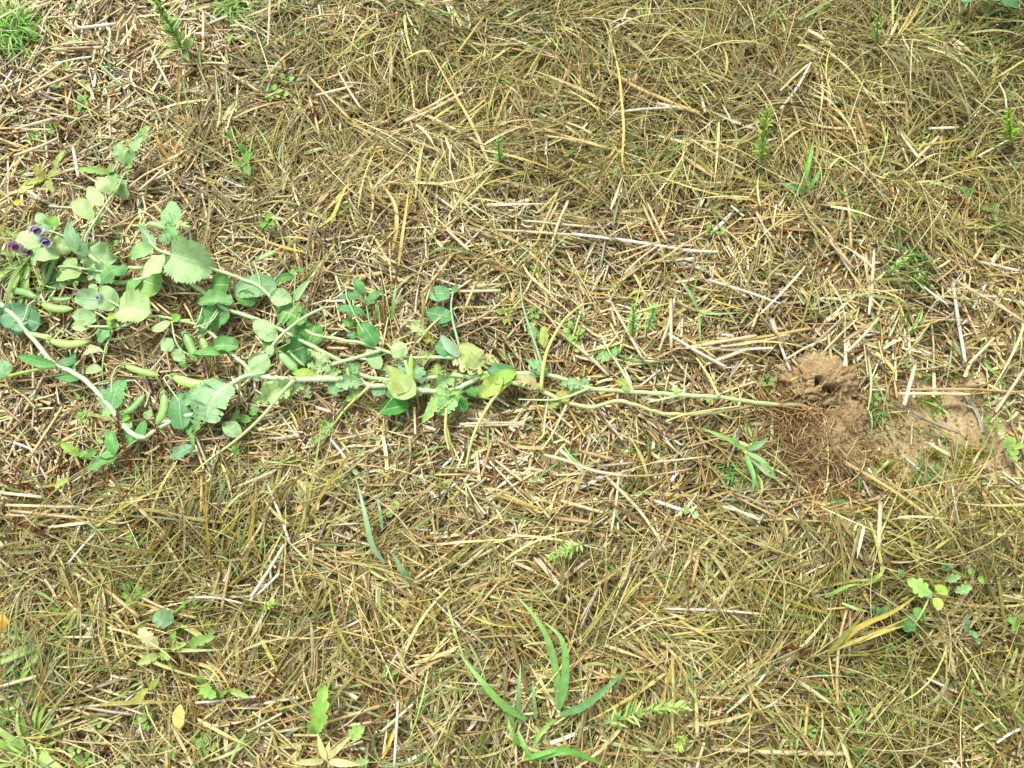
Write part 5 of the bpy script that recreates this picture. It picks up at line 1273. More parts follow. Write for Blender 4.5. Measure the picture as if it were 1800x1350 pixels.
# dead tussocks that fill the matted areas
spots = [(480, 60), (560, 95), (650, 40), (735, 110), (820, 60), (905, 40), (980, 90), (1060, 50), (1010, 170), (900, 170), (1150, 60), (1240, 50), (1330, 40), (1300, 130), (1400, 90), (1480, 60), (1560, 40), (1650, 70), (1720, 130), (1640, 150), (1540, 120),
         (1700, 230), (1770, 300), (1620, 300), (1500, 260), (1420, 210), (1200, 250), (1100, 300), (960, 300), (840, 200), (700, 250), (590, 230), (500, 180), (470, 300), (820, 330), (1250, 330), (1480, 340), (1740, 380), (1680, 420), (540, 370), (760, 400),
         (250, 900), (330, 930), (180, 960), (410, 970), (480, 900), (100, 900), (300, 1010), (420, 1050), (240, 1030), (540, 980), (620, 1010), (560, 1100), (690, 1090), (480, 1130), (380, 1170), (300, 1300), (430, 1290), (560, 1210), (660, 1180), (790, 1130), (860, 1060),
         (930, 990), (1010, 1060), (1120, 1050), (1220, 1100), (900, 1290), (1060, 1150), (1150, 1180), (1320, 1120), (1410, 1080), (1500, 1020), (1570, 1120), (1660, 1090), (1740, 1040), (1700, 1180), (1780, 1150), (1600, 1210), (1500, 1290), (1400, 1300), (1640, 1300), (1750, 1280), (1700, 960), (1780, 920), (1380, 980), (1290, 1020)]
for (px, py) in spots:
    px += rng.normal(0, 8); py += rng.normal(0, 8)
    hue = rng.integers(0, 4)
    pl, nm = ([(178, 168, 100), (160, 152, 84), (200, 186, 126)], "yellow") if hue == 0 else ([(140, 148, 76), (124, 134, 66), (164, 166, 100)], "olive") if hue == 1 else ([(196, 180, 122), (214, 200, 150), (170, 150, 96)], "bleached") if hue == 2 else ([(150, 118, 68), (124, 96, 54), (176, 150, 90)], "brown")
    sz = "small" if (s_ := rng.uniform(60, 125)) < 80 else "spreading" if s_ > 105 else "flattened"
    tuft(px, py, 8, 26, s_, rng.uniform(4.5, 7), pl, name="dead_grass_tuft", desc=f"{sz} {nm} dead grass tuft", cat="grass tuft", group="dead grass tufts in the mat", lift=(.02, .18), mat=M_DRY, a0=(q0 := rng.uniform(0, 6.28)), a1=q0 + rng.uniform(2.2, 5.5))

def blades(name, label, cat, base_px, items, mat=None, group=None):
    """one grass plant from hand-placed blades; items: (points px with z cm, width px, colour)"""
    b = W(base_px[0], base_px[1], 0); b[2] = float(ground_z(b[0:1], b[1:2])[0])
    root = thing(name, label, cat, b, group)
    for it in items:
        pts, w, col = it[:3]
        P = spline([W(p[0], p[1], ((p[2] if len(p) > 2 else 2.0) + WEED_UP) * .01) for p in pts], max(10, 4 * len(pts)))
        blade_obj("blade", P, 1.12 * w * psz(*base_px) / U, c(*col) * np.array([1.2, 1.08, .92]), root, b, mat or M_GRASS, roll=it[3] if len(it) > 3 else 0.0)
    return root
blades("grass_plant", "broad bright green grass plant with two arching blades near the lower edge", "grass plant", (980, 1246),
       [([(982, 1246, .8), (990, 1215, 2), (994, 1160, 3.5), (985, 1120, 4), (955, 1092, 3.4)], 14, (116, 172, 96)), ([(980, 1246, .8), (978, 1190, 2), (965, 1130, 3), (940, 1085, 3.2), (905, 1045, 2.4)], 12, (128, 180, 104)),
        ([(984, 1256, 1), (1020, 1244, 2.4), (1060, 1215, 3), (1102, 1176, 2)], 12, (108, 162, 104)), ([(975, 1265, 1), (950, 1290, 1.5), (930, 1330, 1)], 8, (124, 176, 90))])
blades("grass_plant", "long green grass plant arching down beside the lower edge", "grass plant", (905, 1275),
       [([(925, 1265, 1), (880, 1235, 3), (845, 1195, 3.4), (805, 1145, 2.4)], 12, (120, 178, 92)), ([(912, 1270, 1), (912, 1215, 3), (915, 1165, 2.8)], 9, (120, 172, 120)), ([(942, 1262, 1), (938, 1225, 2.6), (936, 1195, 2.4)], 7, (130, 176, 130)),
        ([(905, 1280, 1), (890, 1245, 2.2), (874, 1225, 2)], 7, (112, 170, 84)), ([(910, 1285, 1), (925, 1320, 1.6), (950, 1345, 1.2)], 8, (112, 170, 84))])
blades("grass_plant", "green grass blades sweeping along the bottom edge", "grass plant", (935, 1330),
       [([(925, 1335, 1), (990, 1320, 2.4), (1030, 1330, 2), (1070, 1350, 1.4)], 12, (104, 176, 76)), ([(920, 1335, 1), (960, 1322, 2.4), (1010, 1310, 1.8)], 9, (120, 182, 92)), ([(915, 1310, 1), (900, 1290, 2), (893, 1260, 1.6)], 8, (118, 176, 88))])
blades("grass_plant", "bent grey green blade rising out of dead stems in the lower half", "grass plant", (722, 1022),
       [([(724, 1024, 1), (705, 1000, 2.4), (690, 972, 2.6)], 12, (132, 172, 130)), ([(676, 990, 2), (655, 960, 3), (643, 910, 3.2), (636, 880, 3), (625, 838, 2.2)], 9, (140, 178, 140)), ([(672, 930, 1.6), (668, 900, 2), (662, 870, 1.6)], 6, (130, 170, 120))])
blades("grass_plant", "twin bright green blade shoot among dead grass in the upper half", "grass plant", (1408, 332),
       [([(1410, 334, .8), (1418, 300, 2.4), (1424, 275, 2.6), (1428, 250, 2)], 8, (120, 186, 80)), ([(1418, 336, .8), (1432, 316, 2), (1446, 290, 1.8)], 7, (112, 178, 80)), ([(1408, 338, .8), (1390, 326, 1.6), (1370, 325, 1)], 10, (104, 170, 104)), ([(1384, 348, .6), (1377, 338, 1)], 6, (100, 170, 80))])
blades("grass_plant", "broad green shoot beside the feathery tuft below the pea stems", "grass plant", (1310, 790),
       [([(1312, 792, 1), (1280, 772, 2), (1232, 752, 1.8)], 9, (130, 182, 94)), ([(1316, 790, 1), (1335, 782, 2), (1352, 768, 1.6)], 9, (120, 172, 124)), ([(1314, 796, 1), (1345, 815, 1.8), (1366, 842, 1)], 9, (116, 178, 104)), ([(1308, 792, 1), (1290, 770, 2), (1300, 748, 1.6)], 6, (140, 176, 130)), ([(1310, 800, 1), (1325, 840, 1.8), (1320, 872, 1)], 8, (116, 180, 96)), ([(1318, 800, 1), (1345, 830, 1.4), (1372, 845, 1)], 7, (140, 180, 134))])
blades("grass_plant", "thin green shoot with crossing blades beside the paired feathery seedlings", "grass plant", (1226, 550),
       [([(1228, 548, 1), (1215, 520, 2), (1190, 485, 2.2), (1180, 478, 2)], 6, (140, 180, 126)), ([(1230, 550, 1), (1260, 552, 2), (1305, 549, 1.6)], 4, (134, 178, 120)), ([(1228, 552, 1), (1230, 590, 1.5), (1236, 620, 1)], 5, (136, 172, 110))])
blades("grass_plant", "two narrow green blades standing beside the dark pea leaf cluster", "grass plant", (690, 556),
       [([(689, 562, .8), (692, 530, 2.4), (696, 497, 2.6)], 6, (124, 180, 100)), ([(700, 562, 1.2), (728, 564, 1.6), (750, 564, 1.2)], 4, (126, 170, 116)), ([(664, 560, 1), (662, 540, 1.8), (660, 520, 1.6)], 6, (110, 166, 90))])
blades("grass_plant", "pale green blades crossing dead stems beside the goosefoot", "grass plant", (1560, 1040),
       [([(1520, 1028, 1), (1545, 1012, 2.6), (1556, 996, 2.4)], 8, (150, 190, 96)), ([(1450, 1050, 1), (1490, 1030, 2.4), (1520, 1027, 2)], 6, (150, 188, 100)), ([(1480, 1060, 1.4), (1505, 1070, 2), (1530, 1076, 1.6)], 5, (150, 190, 110))])
blades("grass_plant", "yellow green bundle of long blades under the goosefoot", "grass plant", (1480, 1120),
       [([(1470, 1140, 1), (1510, 1102, 2.6), (1560, 1080, 3), (1600, 1055, 3), (1625, 1030, 2.4)], 8, (176, 172, 84)), ([(1455, 1150, 1), (1490, 1110, 2.4), (1520, 1080, 2.2)], 9, (134, 148, 74)), ([(1470, 1140, 1), (1540, 1115, 2.6), (1590, 1100, 2)], 8, (170, 180, 96)), ([(1460, 1146, 1), (1520, 1120, 2.6), (1610, 1080, 2.2)], 4, (180, 170, 96))], M_DRY)
blades("grass_plant", "long yellow stem lying over the dead grass above the pea shoots", "dry stem", (1096, 290),
       [([(1105, 310, 1), (1094, 286, 2), (1096, 227, 3), (1092, 170, 3), (1086, 118, 2.6), (1070, 60, 2), (1051, 15, 1.6)], 4, (206, 190, 100))], M_DRY)
blades("grass_plant", "yellow bent leaf blade with sharp kink over matted grass", "dry stem", (755, 88),
       [([(865, 300, 1), (830, 220, 2), (790, 150, 3), (757, 90, 3.4)], 5, (206, 196, 140)), ([(757, 90, 3.4), (735, 92, 3), (700, 112, 2)], 5, (190, 180, 110))], M_DRY)
blades("grass_plant", "pair of yellow stalks leaning together above the pea leaflets", "dry stem", (700, 480),
       [([(700, 470, .8), (705, 430, 2), (712, 380, 2.4), (720, 320, 2)], 5, (210, 192, 120)), ([(690, 440, .8), (697, 400, 2), (694, 360, 2.2), (670, 320, 1.8)], 7, (196, 182, 112)), ([(560, 400, 1), (585, 380, 2.4), (600, 345, 2.8), (615, 315, 2)], 6, (206, 188, 110))], M_DRY)

# ---- feathery weeds: stem with narrow leaves all round
def feathery(pts, leaf_len, leaf_w, pal_, label, n=60, z=(1.5, 4), name="feathery_weed", group=None):
    b = W(pts[0][0], pts[0][1], 0); b[2] = float(ground_z(b[0:1], b[1:2])[0])
    root = thing(name, label, "weed", b, group)
    k = len(pts)
    P = spline([W(p[0], p[1], .01 * (WEED_UP + z[0] + (z[1] - z[0]) * i / (k - 1))) for i, p in enumerate(pts)], 16)
    P[0, 2] = b[2]
    s = psz(*pts[0]); t16 = np.linspace(0, 1, 16)
    V, q, kk = tubes(P[None], ((1.9 - 1.0 * t16) * s)[None], 6)
    obj("stem", raw_mesh("stem", V - b, q, np.tile(c(140, 178, 104), (len(V), 1))), M_WEED, root, (0, 0, 0))
    tt = np.sort(rng.uniform(.12, 1, n)); ix = tt * 15; i0 = np.clip(ix.astype(int), 0, 14); fr = (ix - i0)[:, None]
    B = P[i0] * (1 - fr) + P[i0 + 1] * fr; T = nrm(P[i0 + 1] - P[i0])
    S = nrm(np.cross(T, [0, 0, 1.0])); N = np.cross(S, T)
    ph = np.arange(n) * 2.4
    D = nrm(rng.normal(0, .22, (n, 3)) + T * (.75 + .7 * tt[:, None] ** 3) + np.cos(ph)[:, None] * S + np.sin(ph)[:, None] * N * .8)
    L_ = leaf_len * s * (1.05 - .45 * tt ** 2) * rng.uniform(.45, 1.25, n)
    st = np.linspace(0, 1, 4)
    PP = B[:, None] + D[:, None] * (L_[:, None] * st[None])[..., None]; PP += (rng.normal(0, .12, (n, 1, 3)) * L_[:, None, None]) * (st ** 2)[None, :, None]; PP[..., 2] -= .25 * L_[:, None] * st[None] ** 2
    V, q, kk = ribbons(PP, leaf_w * .46 * s * np.array([.5, 1, .8, .1])[None] * np.ones((n, 1)), .25, rng.normal(0, .4, n))
    o = obj("foliage", raw_mesh("foliage", V - b, q, np.repeat(np.clip(pal(n, pal_, None, .18) * np.array([2.0, 1.55, 1.15]), 0, .7), kk, 0)), M_WEED, root, (0, 0, 0)); o["kind"] = "stuff"
    return root
FE = [(128, 172, 88), (146, 184, 100), (112, 156, 78)]
FB = [(132, 176, 108), (148, 188, 122), (118, 164, 98)]
feathery([(325, 98), (312, 70), (296, 40), (276, 8), (262, -22)], 26, 5, [(112, 170, 84), (130, 184, 100), (94, 150, 76)], "tall feathery weed leaning on pale straw at the far edge", 70, (.5, 9))
feathery([(1336, 292), (1340, 262), (1344, 228), (1350, 192)], 24, 4, FE, "feathery weed standing in dead grass of the upper half", 80, (.5, 7))
feathery([(1030, 952), (1010, 962), (985, 972), (966, 980)], 16, 4, FB, "short blue green feathery weed lying in the straw mat", 70, (2, 3))
feathery([(1050, 1278), (1090, 1262), (1130, 1250), (1170, 1244), (1206, 1242)], 26, 4.5, FB + [(140, 190, 110)], "feathery weed lying level on straw near the lower edge", 80, (2, 4))
feathery([(1112, 590), (1113, 565), (1114, 538)], 17, 4, [(130, 188, 112), (116, 172, 104)], "first of the paired feathery seedlings, nearer the pea stalk with eaten leaves", 46, (.6, 5))
feathery([(1136, 590), (1143, 565), (1150, 540)], 17, 4, [(126, 184, 120), (112, 170, 106)], "second of the paired feathery seedlings, beside the crossing green shoot", 46, (.6, 5))
feathery([(880, 290), (877, 270), (876, 245)], 16, 3.6, [(92, 156, 92), (110, 168, 104)], "small feathery seedling in flattened pale stems of the upper half", 36, (.6, 4))
feathery([(1562, 482), (1575, 470), (1590, 455)], 15, 3.6, [(140, 180, 120), (120, 170, 100)], "pale feathery sprig beside the dark green cushion", 36, (.6, 3))
feathery([(1780, 260), (1776, 230), (1772, 195)], 22, 4.5, GR_DARK, "dark feathery weed at the frame edge in the upper half", 60, (.6, 6))
feathery([(1545, 85), (1542, 60), (1544, 30)], 18, 4, [(120, 160, 84), (104, 146, 70)], "slim feathery weed among dead stems at the far edge", 44, (.6, 5))
feathery([(450, 1090), (462, 1075), (478, 1060)], 14, 4, FE, "tiny feathery seedling in the dead mat of the lower half", 30, (.5, 2))
feathery([(1205, 1290), (1200, 1300), (1190, 1320)], 14, 4, FE, "tiny feathery seedling under the long thick straw", 26, (.5, 2))

# ---- rosettes and broad-leaved weeds; every leaf a part
def rosette(center, leaves, label, name="thistle_rosette", cat="weed", group=None, mat=None):
    b = W(center[0], center[1], 0); b[2] = float(ground_z(b[0:1], b[1:2])[0])
    root = thing(name, label, cat, b, group)
    for lf in leaves:
        b_, t_, w, col, shape = lf[:5]
        kw = dict(lf[5]) if len(lf) > 5 else {}
        zb, zt = kw.pop('zb', 1.2), kw.pop('zt', 2.2)
        nm = kw.pop('part', 'leaf'); lb = kw.pop('label', None)
        _k[0] += 1
        zb, zt = zb + WEED_UP, zt + WEED_UP
        B, T = W(b_[0], b_[1], zb * .01), W(t_[0], t_[1], zt * .01)
        kw.setdefault('teeth', .16 if shape == 'lobed' else 0.0)
        o = obj(nm, leaf_mesh(nm, B, T, w * .56 * psz(*b_), shape, np.asarray(c(*col)) * np.array([1.25, 1.12, .95]), seed=_k[0], nu=16, nv=6, **kw), mat or M_WEED, root, B - b)
        if lb: o["label"] = lb
        PEA_PTS.append((.5 * (b_[0] + t_[0]), .5 * (b_[1] + t_[1]), .6 * w))
    return root
rosette((222, 286), [((222, 290), (206, 250), 30, (150, 190, 132), 'lobed'), ((225, 286), (252, 238), 22, (140, 184, 128), 'lobed'), ((222, 290), (240, 268), 22, (110, 160, 90), 'lobed'), ((222, 292), (216, 268), 20, (96, 148, 88), 'lobed', {'zt': 1.4}), ((224, 292), (232, 296), 14, (126, 176, 86), 'lobed'), ((248, 250), (264, 220), 22, (150, 190, 120), 'lobed')],
        "scalloped pale green weed leaves on straw above the pea leaflets", "scalloped_weed")
rosette((185, 305), [((196, 306), (134, 299), 16, (136, 182, 92), 'lobed'), ((196, 306), (206, 342), 26, (134, 182, 116), 'lobed'), ((196, 304), (226, 352), 30, (140, 186, 126), 'lobed', {'zb': 1.0, 'zt': 1.0}), ((190, 304), (204, 290), 18, (126, 172, 96), 'lobed')],
        "ragged green weed leaves tucked under the three pea leaflets", "scalloped_weed")
rosette((78, 312), [((80, 314), (60, 292), 18, (184, 192, 104), 'lobed'), ((80, 314), (30, 342), 18, (178, 190, 110), 'lobed'), ((82, 314), (108, 300), 14, (160, 188, 100), 'lobed'), ((80, 316), (44, 326), 14, (160, 184, 96), 'lobed'), ((84, 316), (96, 340), 14, (150, 170, 90), 'lobed'), ((96, 300), (116, 262), 12, (160, 190, 110), 'lobed'), ((40, 352), (26, 362), 12, (196, 180, 50), 'oval')],
        "yellowing thistle leaves on straw above the pea flowers")
rosette((326, 92), [((325, 92), (342, 66), 20, (140, 184, 96), 'lobed'), ((322, 86), (282, 78), 12, (170, 196, 120), 'lobed'), ((318, 84), (280, 104), 12, (166, 194, 120), 'lobed'), ((324, 94), (332, 108), 12, (130, 170, 90), 'lobed')],
        "small thistle rosette at the foot of the tall feathery weed")
rosette((575, 1330), [((572, 1336), (558, 1286), 10, (206, 214, 156), 'narrow', {'part': 'leaf_stalk', 'zb': 1.8, 'zt': 2.4}), ((560, 1290), (571, 1200), 30, (136, 186, 88), 'lobed', {'zb': 2, 'zt': 2.6}), ((556, 1262), (566, 1240), 40, (120, 176, 76), 'lobed', {'zb': 1.8, 'zt': 2}), ((576, 1334), (620, 1290), 9, (196, 208, 150), 'narrow', {'part': 'leaf_stalk', 'zb': 1.8, 'zt': 2.4}),
                      ((612, 1298), (642, 1276), 24, (140, 188, 100), 'lobed', {'zb': 1.9, 'zt': 2.2}), ((578, 1338), (640, 1344), 11, (206, 214, 160), 'narrow', {'part': 'leaf_stalk', 'zb': 1.8, 'zt': 2.2}), ((570, 1338), (510, 1340), 10, (186, 200, 140), 'narrow', {'part': 'leaf_stalk', 'zb': 1.8, 'zt': 2.0}), ((574, 1330), (580, 1300), 8, (196, 206, 140), 'narrow', {'part': 'leaf_stalk', 'zb': 1.8, 'zt': 2.2}),
                      ((556, 1290), (540, 1268), 16, (132, 184, 90), 'lobed'), ((625, 1342), (650, 1336), 16, (150, 196, 120), 'lobed')],
        "thistle rosette with whitish leaf stalks cut by the bottom edge")
rosette((275, 1140), [((278, 1136), (243, 1102), 24, (214, 226, 178), 'lobed', {'zb': 1.6, 'zt': 3.0, 'label': 'pale silvery leaf'}), ((306, 1092), (268, 1080), 34, (120, 164, 124), 'lobed', {'zb': 1.8, 'zt': 2.2, 'teeth': .06}), ((282, 1150), (240, 1168), 18, (170, 198, 128), 'lobed'), ((282, 1146), (300, 1160), 16, (140, 186, 100), 'lobed'), ((330, 1134), (380, 1118), 20, (132, 176, 96), 'lobed'), ((300, 1140), (330, 1130), 14, (146, 182, 100), 'lobed'), ((300, 1144), (400, 1142), 5, (160, 190, 130), 'narrow', {'part': 'leaf_stalk'}),
                      ((302, 1130), (310, 1108), 10, (126, 180, 84), 'oval')],
        "weed with one pale silvery leaf turned over in the lower corner area", "lobed_weed")
rosette((275, 1215), [((236, 1238), (262, 1208), 16, (170, 192, 96), 'lobed'), ((262, 1212), (282, 1192), 14, (150, 182, 96), 'lobed')], "yellow green lobed leaf lying by the fallen yellow leaf", "lobed_weed")
rosette((370, 1220), [((352, 1206), (382, 1226), 22, (124, 178, 84), 'lobed'), ((384, 1224), (400, 1214), 12, (120, 172, 84), 'lobed'), ((360, 1200), (346, 1186), 12, (134, 184, 92), 'lobed'), ((400, 1210), (440, 1226), 12, (150, 186, 100), 'lobed')], "lobed green weed sprawling on bare soil near the lower corner", "lobed_weed")
rosette((1640, 1045), [((1632, 1046), (1592, 1018), 30, (150, 200, 112), 'lobed', {'zb': 3, 'zt': 3.2}), ((1622, 1040), (1604, 1026), 18, (136, 186, 110), 'lobed', {'zb': 2.8, 'zt': 2.6}), ((1648, 1042), (1660, 1028), 20, (166, 212, 96), 'oval', {'zb': 3.4, 'zt': 3.8}), ((1646, 1050), (1648, 1074), 16, (160, 208, 92), 'oval', {'zb': 3.4, 'zt': 3.6}), ((1638, 1050), (1616, 1030), 12, (140, 190, 120), 'oval', {'zb': 3, 'zt': 3}), ((1584, 1018), (1578, 998), 12, (136, 178, 126), 'oval'),
                       ((1678, 1040), (1710, 1030), 16, (132, 184, 118), 'lobed'), ((1660, 1020), (1690, 1012), 16, (126, 172, 112), 'lobed'), ((1654, 1000), (1676, 990), 14, (112, 160, 96), 'lobed'), ((1590, 1110), (1602, 1078), 30, (88, 142, 84), 'lobed', {'zb': 1.4, 'zt': 1.8}), ((1606, 1068), (1624, 1092), 18, (116, 166, 84), 'oval', {'zb': 1.6, 'zt': 1.6}), ((1540, 1080), (1532, 1062), 10, (110, 160, 108), 'oval'), ((1545, 1080), (1562, 1064), 10, (110, 160, 108), 'oval'), ((1546, 1082), (1540, 1066), 12, (120, 170, 108), 'oval'),
                       ((1634, 1048), (1598, 1108), 3, (160, 196, 130), 'narrow', {'part': 'leaf_stalk', 'zb': 2.6, 'zt': 1.4})], "lobed goosefoot weed with bright tip leaves over dead grass", "goosefoot", mat=M_WEED)
rosette((1705, 1110), [((1702, 1106), (1694, 1084), 10, (112, 160, 114), 'oval'), ((1704, 1108), (1716, 1124), 12, (120, 168, 124), 'oval'), ((1704, 1110), (1690, 1100), 9, (112, 158, 112), 'oval'), ((1712, 1120), (1720, 1134), 10, (122, 170, 124), 'oval')], "small blue green leafy sprig between dead stems", "leafy_sprig")
rosette((1788, 1095), [((1790, 1100), (1768, 1086), 18, (136, 190, 96), 'lobed'), ((1790, 1096), (1800, 1074), 16, (140, 196, 96), 'lobed'), ((1788, 1100), (1776, 1108), 12, (120, 176, 84), 'lobed'), ((1792, 1100), (1806, 1108), 14, (130, 184, 90), 'lobed')], "bright green lobed weed at the frame edge of the lower half", "lobed_weed")
rosette((1740, 370), [((1742, 372), (1756, 356), 14, (140, 184, 110), 'lobed'), ((1742, 372), (1724, 366), 12, (120, 170, 96), 'lobed'), ((1744, 376), (1750, 390), 12, (126, 172, 100), 'lobed'), ((1760, 392), (1770, 380), 10, (130, 176, 104), 'lobed'), ((1700, 345), (1688, 328), 14, (112, 162, 86), 'lobed'), ((1704, 340), (1716, 330), 10, (112, 162, 86), 'lobed')], "loose green weed sprawling over dead stems near the upper frame edge", "lobed_weed")
rosette((315, 1255), [((314, 1280), (318, 1236), 20, (226, 216, 130), 'oval', {'zb': 1.8, 'zt': 2.2, 'teeth': .08})], "pale yellow fallen leaf lying on litter near the lower corner", "fallen_leaf", "leaf")
rosette((8, 1100), [((12, 1100), (-2, 1080), 16, (196, 176, 84), 'round', {'zb': 1.2, 'zt': 1.4}), ((8, 1110), (4, 1090), 16, (196, 170, 60), 'oval')], "yellow leaf pair at the frame edge under dead grass", "fallen_leaf", "leaf")
rosette((1690, 4), [((1680, -4), (1712, 2), 16, (110, 160, 116), 'oval', {'zb': 3, 'zt': 3}), ((1730, -6), (1764, 0), 18, (96, 150, 104), 'oval', {'zb': 3, 'zt': 3}), ((1755, -2), (1790, 14), 22, (74, 124, 70), 'oval', {'zb': 3, 'zt': 3}), ((1700, -4), (1690, 10), 12, (80, 130, 70), 'oval', {'zb': 2.4, 'zt': 2})], "leafy green weed hanging over the far corner edge", "leafy_sprig")
rosette((108, 795), [((142, 800), (105, 778), 18, (150, 196, 92), 'lobed'), ((140, 802), (156, 794), 12, (140, 190, 90), 'lobed'), ((120, 840), (96, 860), 14, (160, 196, 96), 'lobed', {'zb': 1.4})], "light green toothed leaf on bright straw beside the dock stalk", "lobed_weed")
rosette((412, 70), [((408, 60), (402, 78), 8, (120, 170, 80), 'oval'), ((430, 270), (420, 250), 12, (110, 164, 76), 'oval'), ((428, 286), (446, 268), 14, (104, 160, 70), 'oval'), ((426, 290), (408, 288), 12, (112, 168, 76), 'oval'), ((432, 292), (440, 310), 12, (100, 150, 70), 'oval'), ((404, 244), (404, 226), 10, (120, 172, 90), 'oval')], "dark green leafy seedling in dead grass above the round pea leaf", "leafy_sprig")
rosette((472, 385), [((466, 386), (484, 378), 12, (112, 180, 72), 'oval'), ((466, 390), (462, 402), 12, (96, 160, 64), 'oval'), ((472, 392), (484, 396), 10, (104, 170, 70), 'oval')], "small bright seedling in brown litter above the pea stems", "leafy_sprig")

# ---- little round-leaved seedlings: one plant built, the rest are copies with copied parts
def make_seedling(nleaf, spread, w, col):
    root = thing("seedling", "", "seedling", (0, 0, 0), "small seedlings in the litter")
    for k in range(nleaf):
        a = k * 2 * math.pi / nleaf + rng.uniform(-.4, .4); l = spread * rng.uniform(.7, 1.2) * U
        b = np.array([math.cos(a) * l * .25, math.sin(a) * l * .25, .008]); t = np.array([math.cos(a) * l, math.sin(a) * l, .008 + rng.uniform(0, .004)])
        obj("leaf", leaf_mesh("leaf", b, t, w * .5 * U, 'oval', col, nu=6, nv=4, seed=k + nleaf), M_WEED, root, b)
    V, q, _ = tubes(np.array([[[0, 0, -.004], [0, 0, .003], [0, 0, .008]]]), np.array([[.9, .8, .6]]) * U, 5)
    obj("stem", raw_mesh("stem", V, q, np.tile(c(140, 176, 100), (len(V), 1))), M_WEED, root, (0, 0, 0))
    return root
SEEDC = [c(150, 200, 88), c(166, 206, 104), c(132, 182, 80), c(172, 208, 120)]
protos = [make_seedling(n, s, w, SEEDC[i % 4]) for i, (n, s, w) in enumerate([(3, 13, 10), (4, 14, 9), (5, 16, 8), (2, 13, 11), (6, 17, 8)])]
SEED_SPOTS = [(206, 442), (215, 456), (200, 452), (500, 172), (482, 170), (505, 150), (585, 390), (607, 378), (600, 345), (1008, 592), (1014, 610), (1020, 600), (1105, 258), (1120, 270), (1088, 285), (1075, 300), (1340, 305), (1330, 312), (1225, 310), (1160, 235), (1248, 408), (1262, 404), (940, 560), (942, 572),
              (240, 1040), (252, 1052), (248, 1060), (268, 985), (280, 990), (335, 1068), (330, 1055), (350, 990), (186, 990), (145, 1000), (310, 925), (100, 1080), (110, 1092), (365, 1110), (270, 1250), (262, 1265), (268, 1256), (180, 1270), (355, 1290), (366, 1296), (376, 1310), (310, 1312), (150, 1310), (165, 1325), (240, 1335),
              (1410, 1270), (1420, 1290), (1387, 1303), (1640, 1240), (1650, 1235), (1580, 1255), (1590, 1268), (1785, 1260), (1770, 1240), (1550, 1195), (1505, 1320), (1530, 1310), (1640, 725), (1730, 745), (1740, 760), (1765, 790), (1770, 800), (1755, 715), (1535, 705), (1760, 340), (1500, 380), (130, 215), (110, 155), (150, 185), (75, 240), (60, 250), (95, 225), (128, 128), (140, 105), (155, 160), (390, 1040), (470, 1050),
              (460, 830), (640, 905), (700, 900), (885, 560), (250, 835), (255, 860), (270, 815), (180, 770), (150, 735), (240, 960), (420, 905), (1345, 675), (1215, 905), (1505, 1260), (1700, 1010), (1120, 520), (690, 1180), (495, 1235), (1765, 170), (1400, 105), (1370, 60)]
first = {}
def seed_label(px, py, nleaf):
    return unique(f"tiny {['two', 'three', 'four', 'five', 'six'][nleaf - 2]} leaved green seedling", px, py)
NL = [3, 4, 5, 2, 6]
for i, (px, py) in enumerate(SEED_SPOTS):
    k = i % 5
    src = protos[k]
    if k in first:
        r = src.copy(); COL.objects.link(r)
        for ch in src.children:
            cc_ = ch.copy(); COL.objects.link(cc_); cc_.parent = r
    else:
        r = src; first[k] = True
    P = W(px, py, 0); gz = float(ground_z(P[0:1], P[1:2])[0])
    r.location = (P[0], P[1], gz + .007); r.rotation_euler = (rng.normal(0, .15), rng.normal(0, .15), rng.uniform(0, 6.28))
    s_ = rng.uniform(.75, 1.35); r.scale = (s_, s_, 1)
    r["label"] = seed_label(px, py, NL[k])

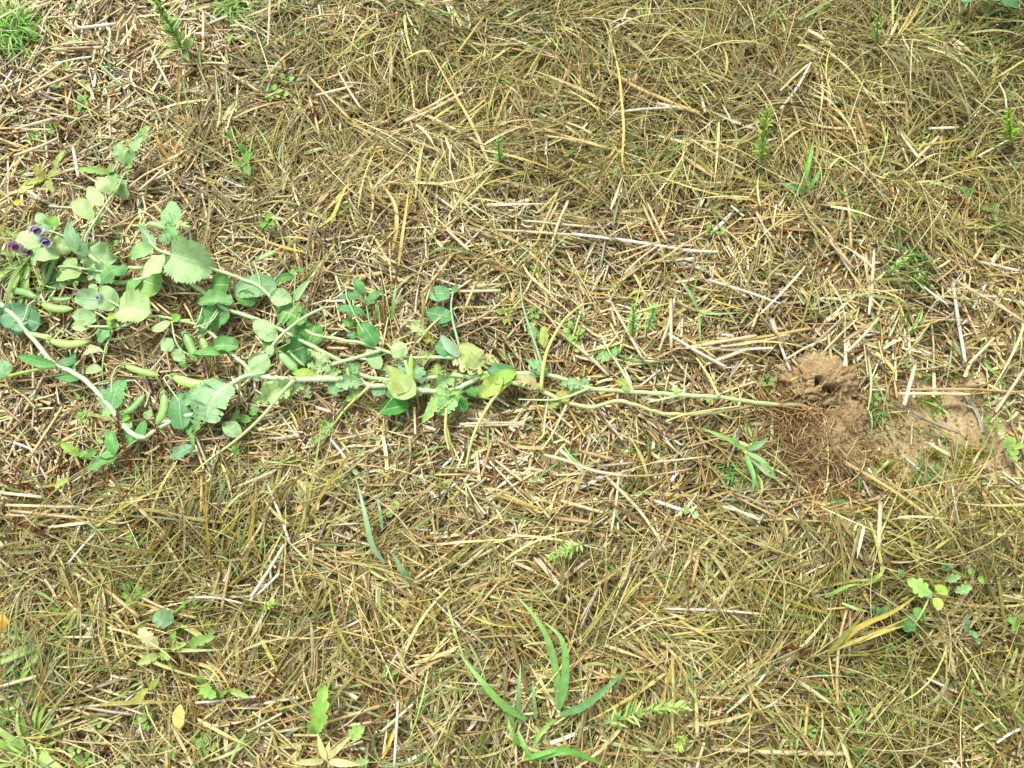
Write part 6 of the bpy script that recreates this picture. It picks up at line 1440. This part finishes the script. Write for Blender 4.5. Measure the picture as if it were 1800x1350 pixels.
# ---- dead dock stalks with rusty seed clusters
def dock(pts, label, n=160, w=6, z=(1.2, 2.4), pal_=((100, 66, 42), (126, 84, 52), (84, 54, 36), (146, 102, 66))):
    n = int(n * .5)
    b = W(pts[0][0], pts[0][1], 0)
    root = thing("dock_stalk", label, "seed stalk", b, "rusty dead dock stalks")
    k = len(pts)
    P = spline([W(p[0], p[1], .01 * (z[0] + (z[1] - z[0]) * i / (k - 1))) for i, p in enumerate(pts)], 14)
    s = psz(*pts[0])
    V, q, _ = tubes(P[None], (np.linspace(1.9, 1.0, 14) * s)[None], 6)
    obj("stem", raw_mesh("stem", V - b, q, np.tile(c(96, 54, 34), (len(V), 1))), M_ROOT, root, (0, 0, 0))
    tt = rng.uniform(.05, 1, n); ix = tt * 13; i0 = np.clip(ix.astype(int), 0, 12); fr = (ix - i0)[:, None]
    B = P[i0] * (1 - fr) + P[i0 + 1] * fr + rng.normal(0, w * .45 * s, (n, 3)) * (.6 + .6 * np.abs(np.sin(tt * 17)))[:, None]
    D = nrm(rng.normal(0, 1, (n, 3))) * (rng.uniform(1.4, 2.8, n) * s)[:, None]
    V, q, kk = tubes(np.stack([B - D, B, B + D], 1), np.array([.3, 1.5, .3])[None] * s * np.ones((n, 1)), 4)
    o = obj("seed_cluster", raw_mesh("seed_cluster", V - b, q, np.repeat(pal(n, pal_, None, .2), kk, 0)), M_ROOT, root, (0, 0, 0)); o["kind"] = "stuff"
dock([(232, 832), (222, 800), (212, 765), (205, 725)], "dark dock seed stalk standing beside the lowest pea stem", 240, 7)
dock([(287, 800), (280, 775), (272, 745)], "short dark dock stalk behind the lowest hanging pod", 110, 6)
dock([(140, 830), (118, 812), (100, 838), (110, 800)], "tangled dark dock head on bright straw at the edge of the mat", 150, 8)
dock([(90, 862), (50, 858), (0, 846)], "dark dock stalk lying along the pale straw bundle at the frame edge", 170, 7)
dock([(140, 850), (165, 842), (190, 850)], "small dark dock head lying above the dead mat", 80, 6)
dock([(270, 930), (250, 915), (235, 930)], "rusty dock head in the dead mat below the pea leaflets", 110, 9)
dock([(1375, 1140), (1395, 1140), (1425, 1146)], "rusty red dock head in dead grass of the lower half", 130, 7, pal_=((120, 66, 46), (104, 56, 40), (140, 80, 56)))
dock([(1368, 1130), (1374, 1112), (1384, 1100)], "small rusty red sprig above the red dock head", 50, 4, pal_=((150, 74, 44), (130, 58, 36)))
dock([(1030, 168), (1050, 180), (1062, 190)], "brown dock head in matted grass beside the thick slanting reed", 70, 8)
dock([(1660, 350), (1685, 352), (1700, 362)], "brown dock head between green weeds near the upper frame edge", 70, 8)
dock([(1320, 240), (1300, 222), (1312, 214)], "brown dock head beside the feathery weed in dead grass", 70, 8)
dock([(830, 945), (838, 940), (846, 934)], "tiny dark brown seed knot at the end of a golden straw", 40, 5)
dock([(545, 185), (552, 195), (548, 210)], "brown seed head beside pale parallel straw in the upper half", 60, 6)
dock([(170, 1335), (185, 1318), (198, 1305)], "dark red dock spike leaning at the bottom edge", 90, 5, pal_=((84, 40, 40), (104, 50, 46)))
dock([(402, 1300), (404, 1285), (406, 1272)], "slim dark red dock spike on litter near the bottom edge", 50, 4, pal_=((84, 40, 40), (104, 50, 46)))
dock([(20, 915), (50, 925), (80, 935)], "rusty brown dock head under the pale straw bundle", 120, 9)
print("straws", n_straw[0], "objects", len(bpy.data.objects), "polys", sum(len(m.polygons) for m in bpy.data.meshes))
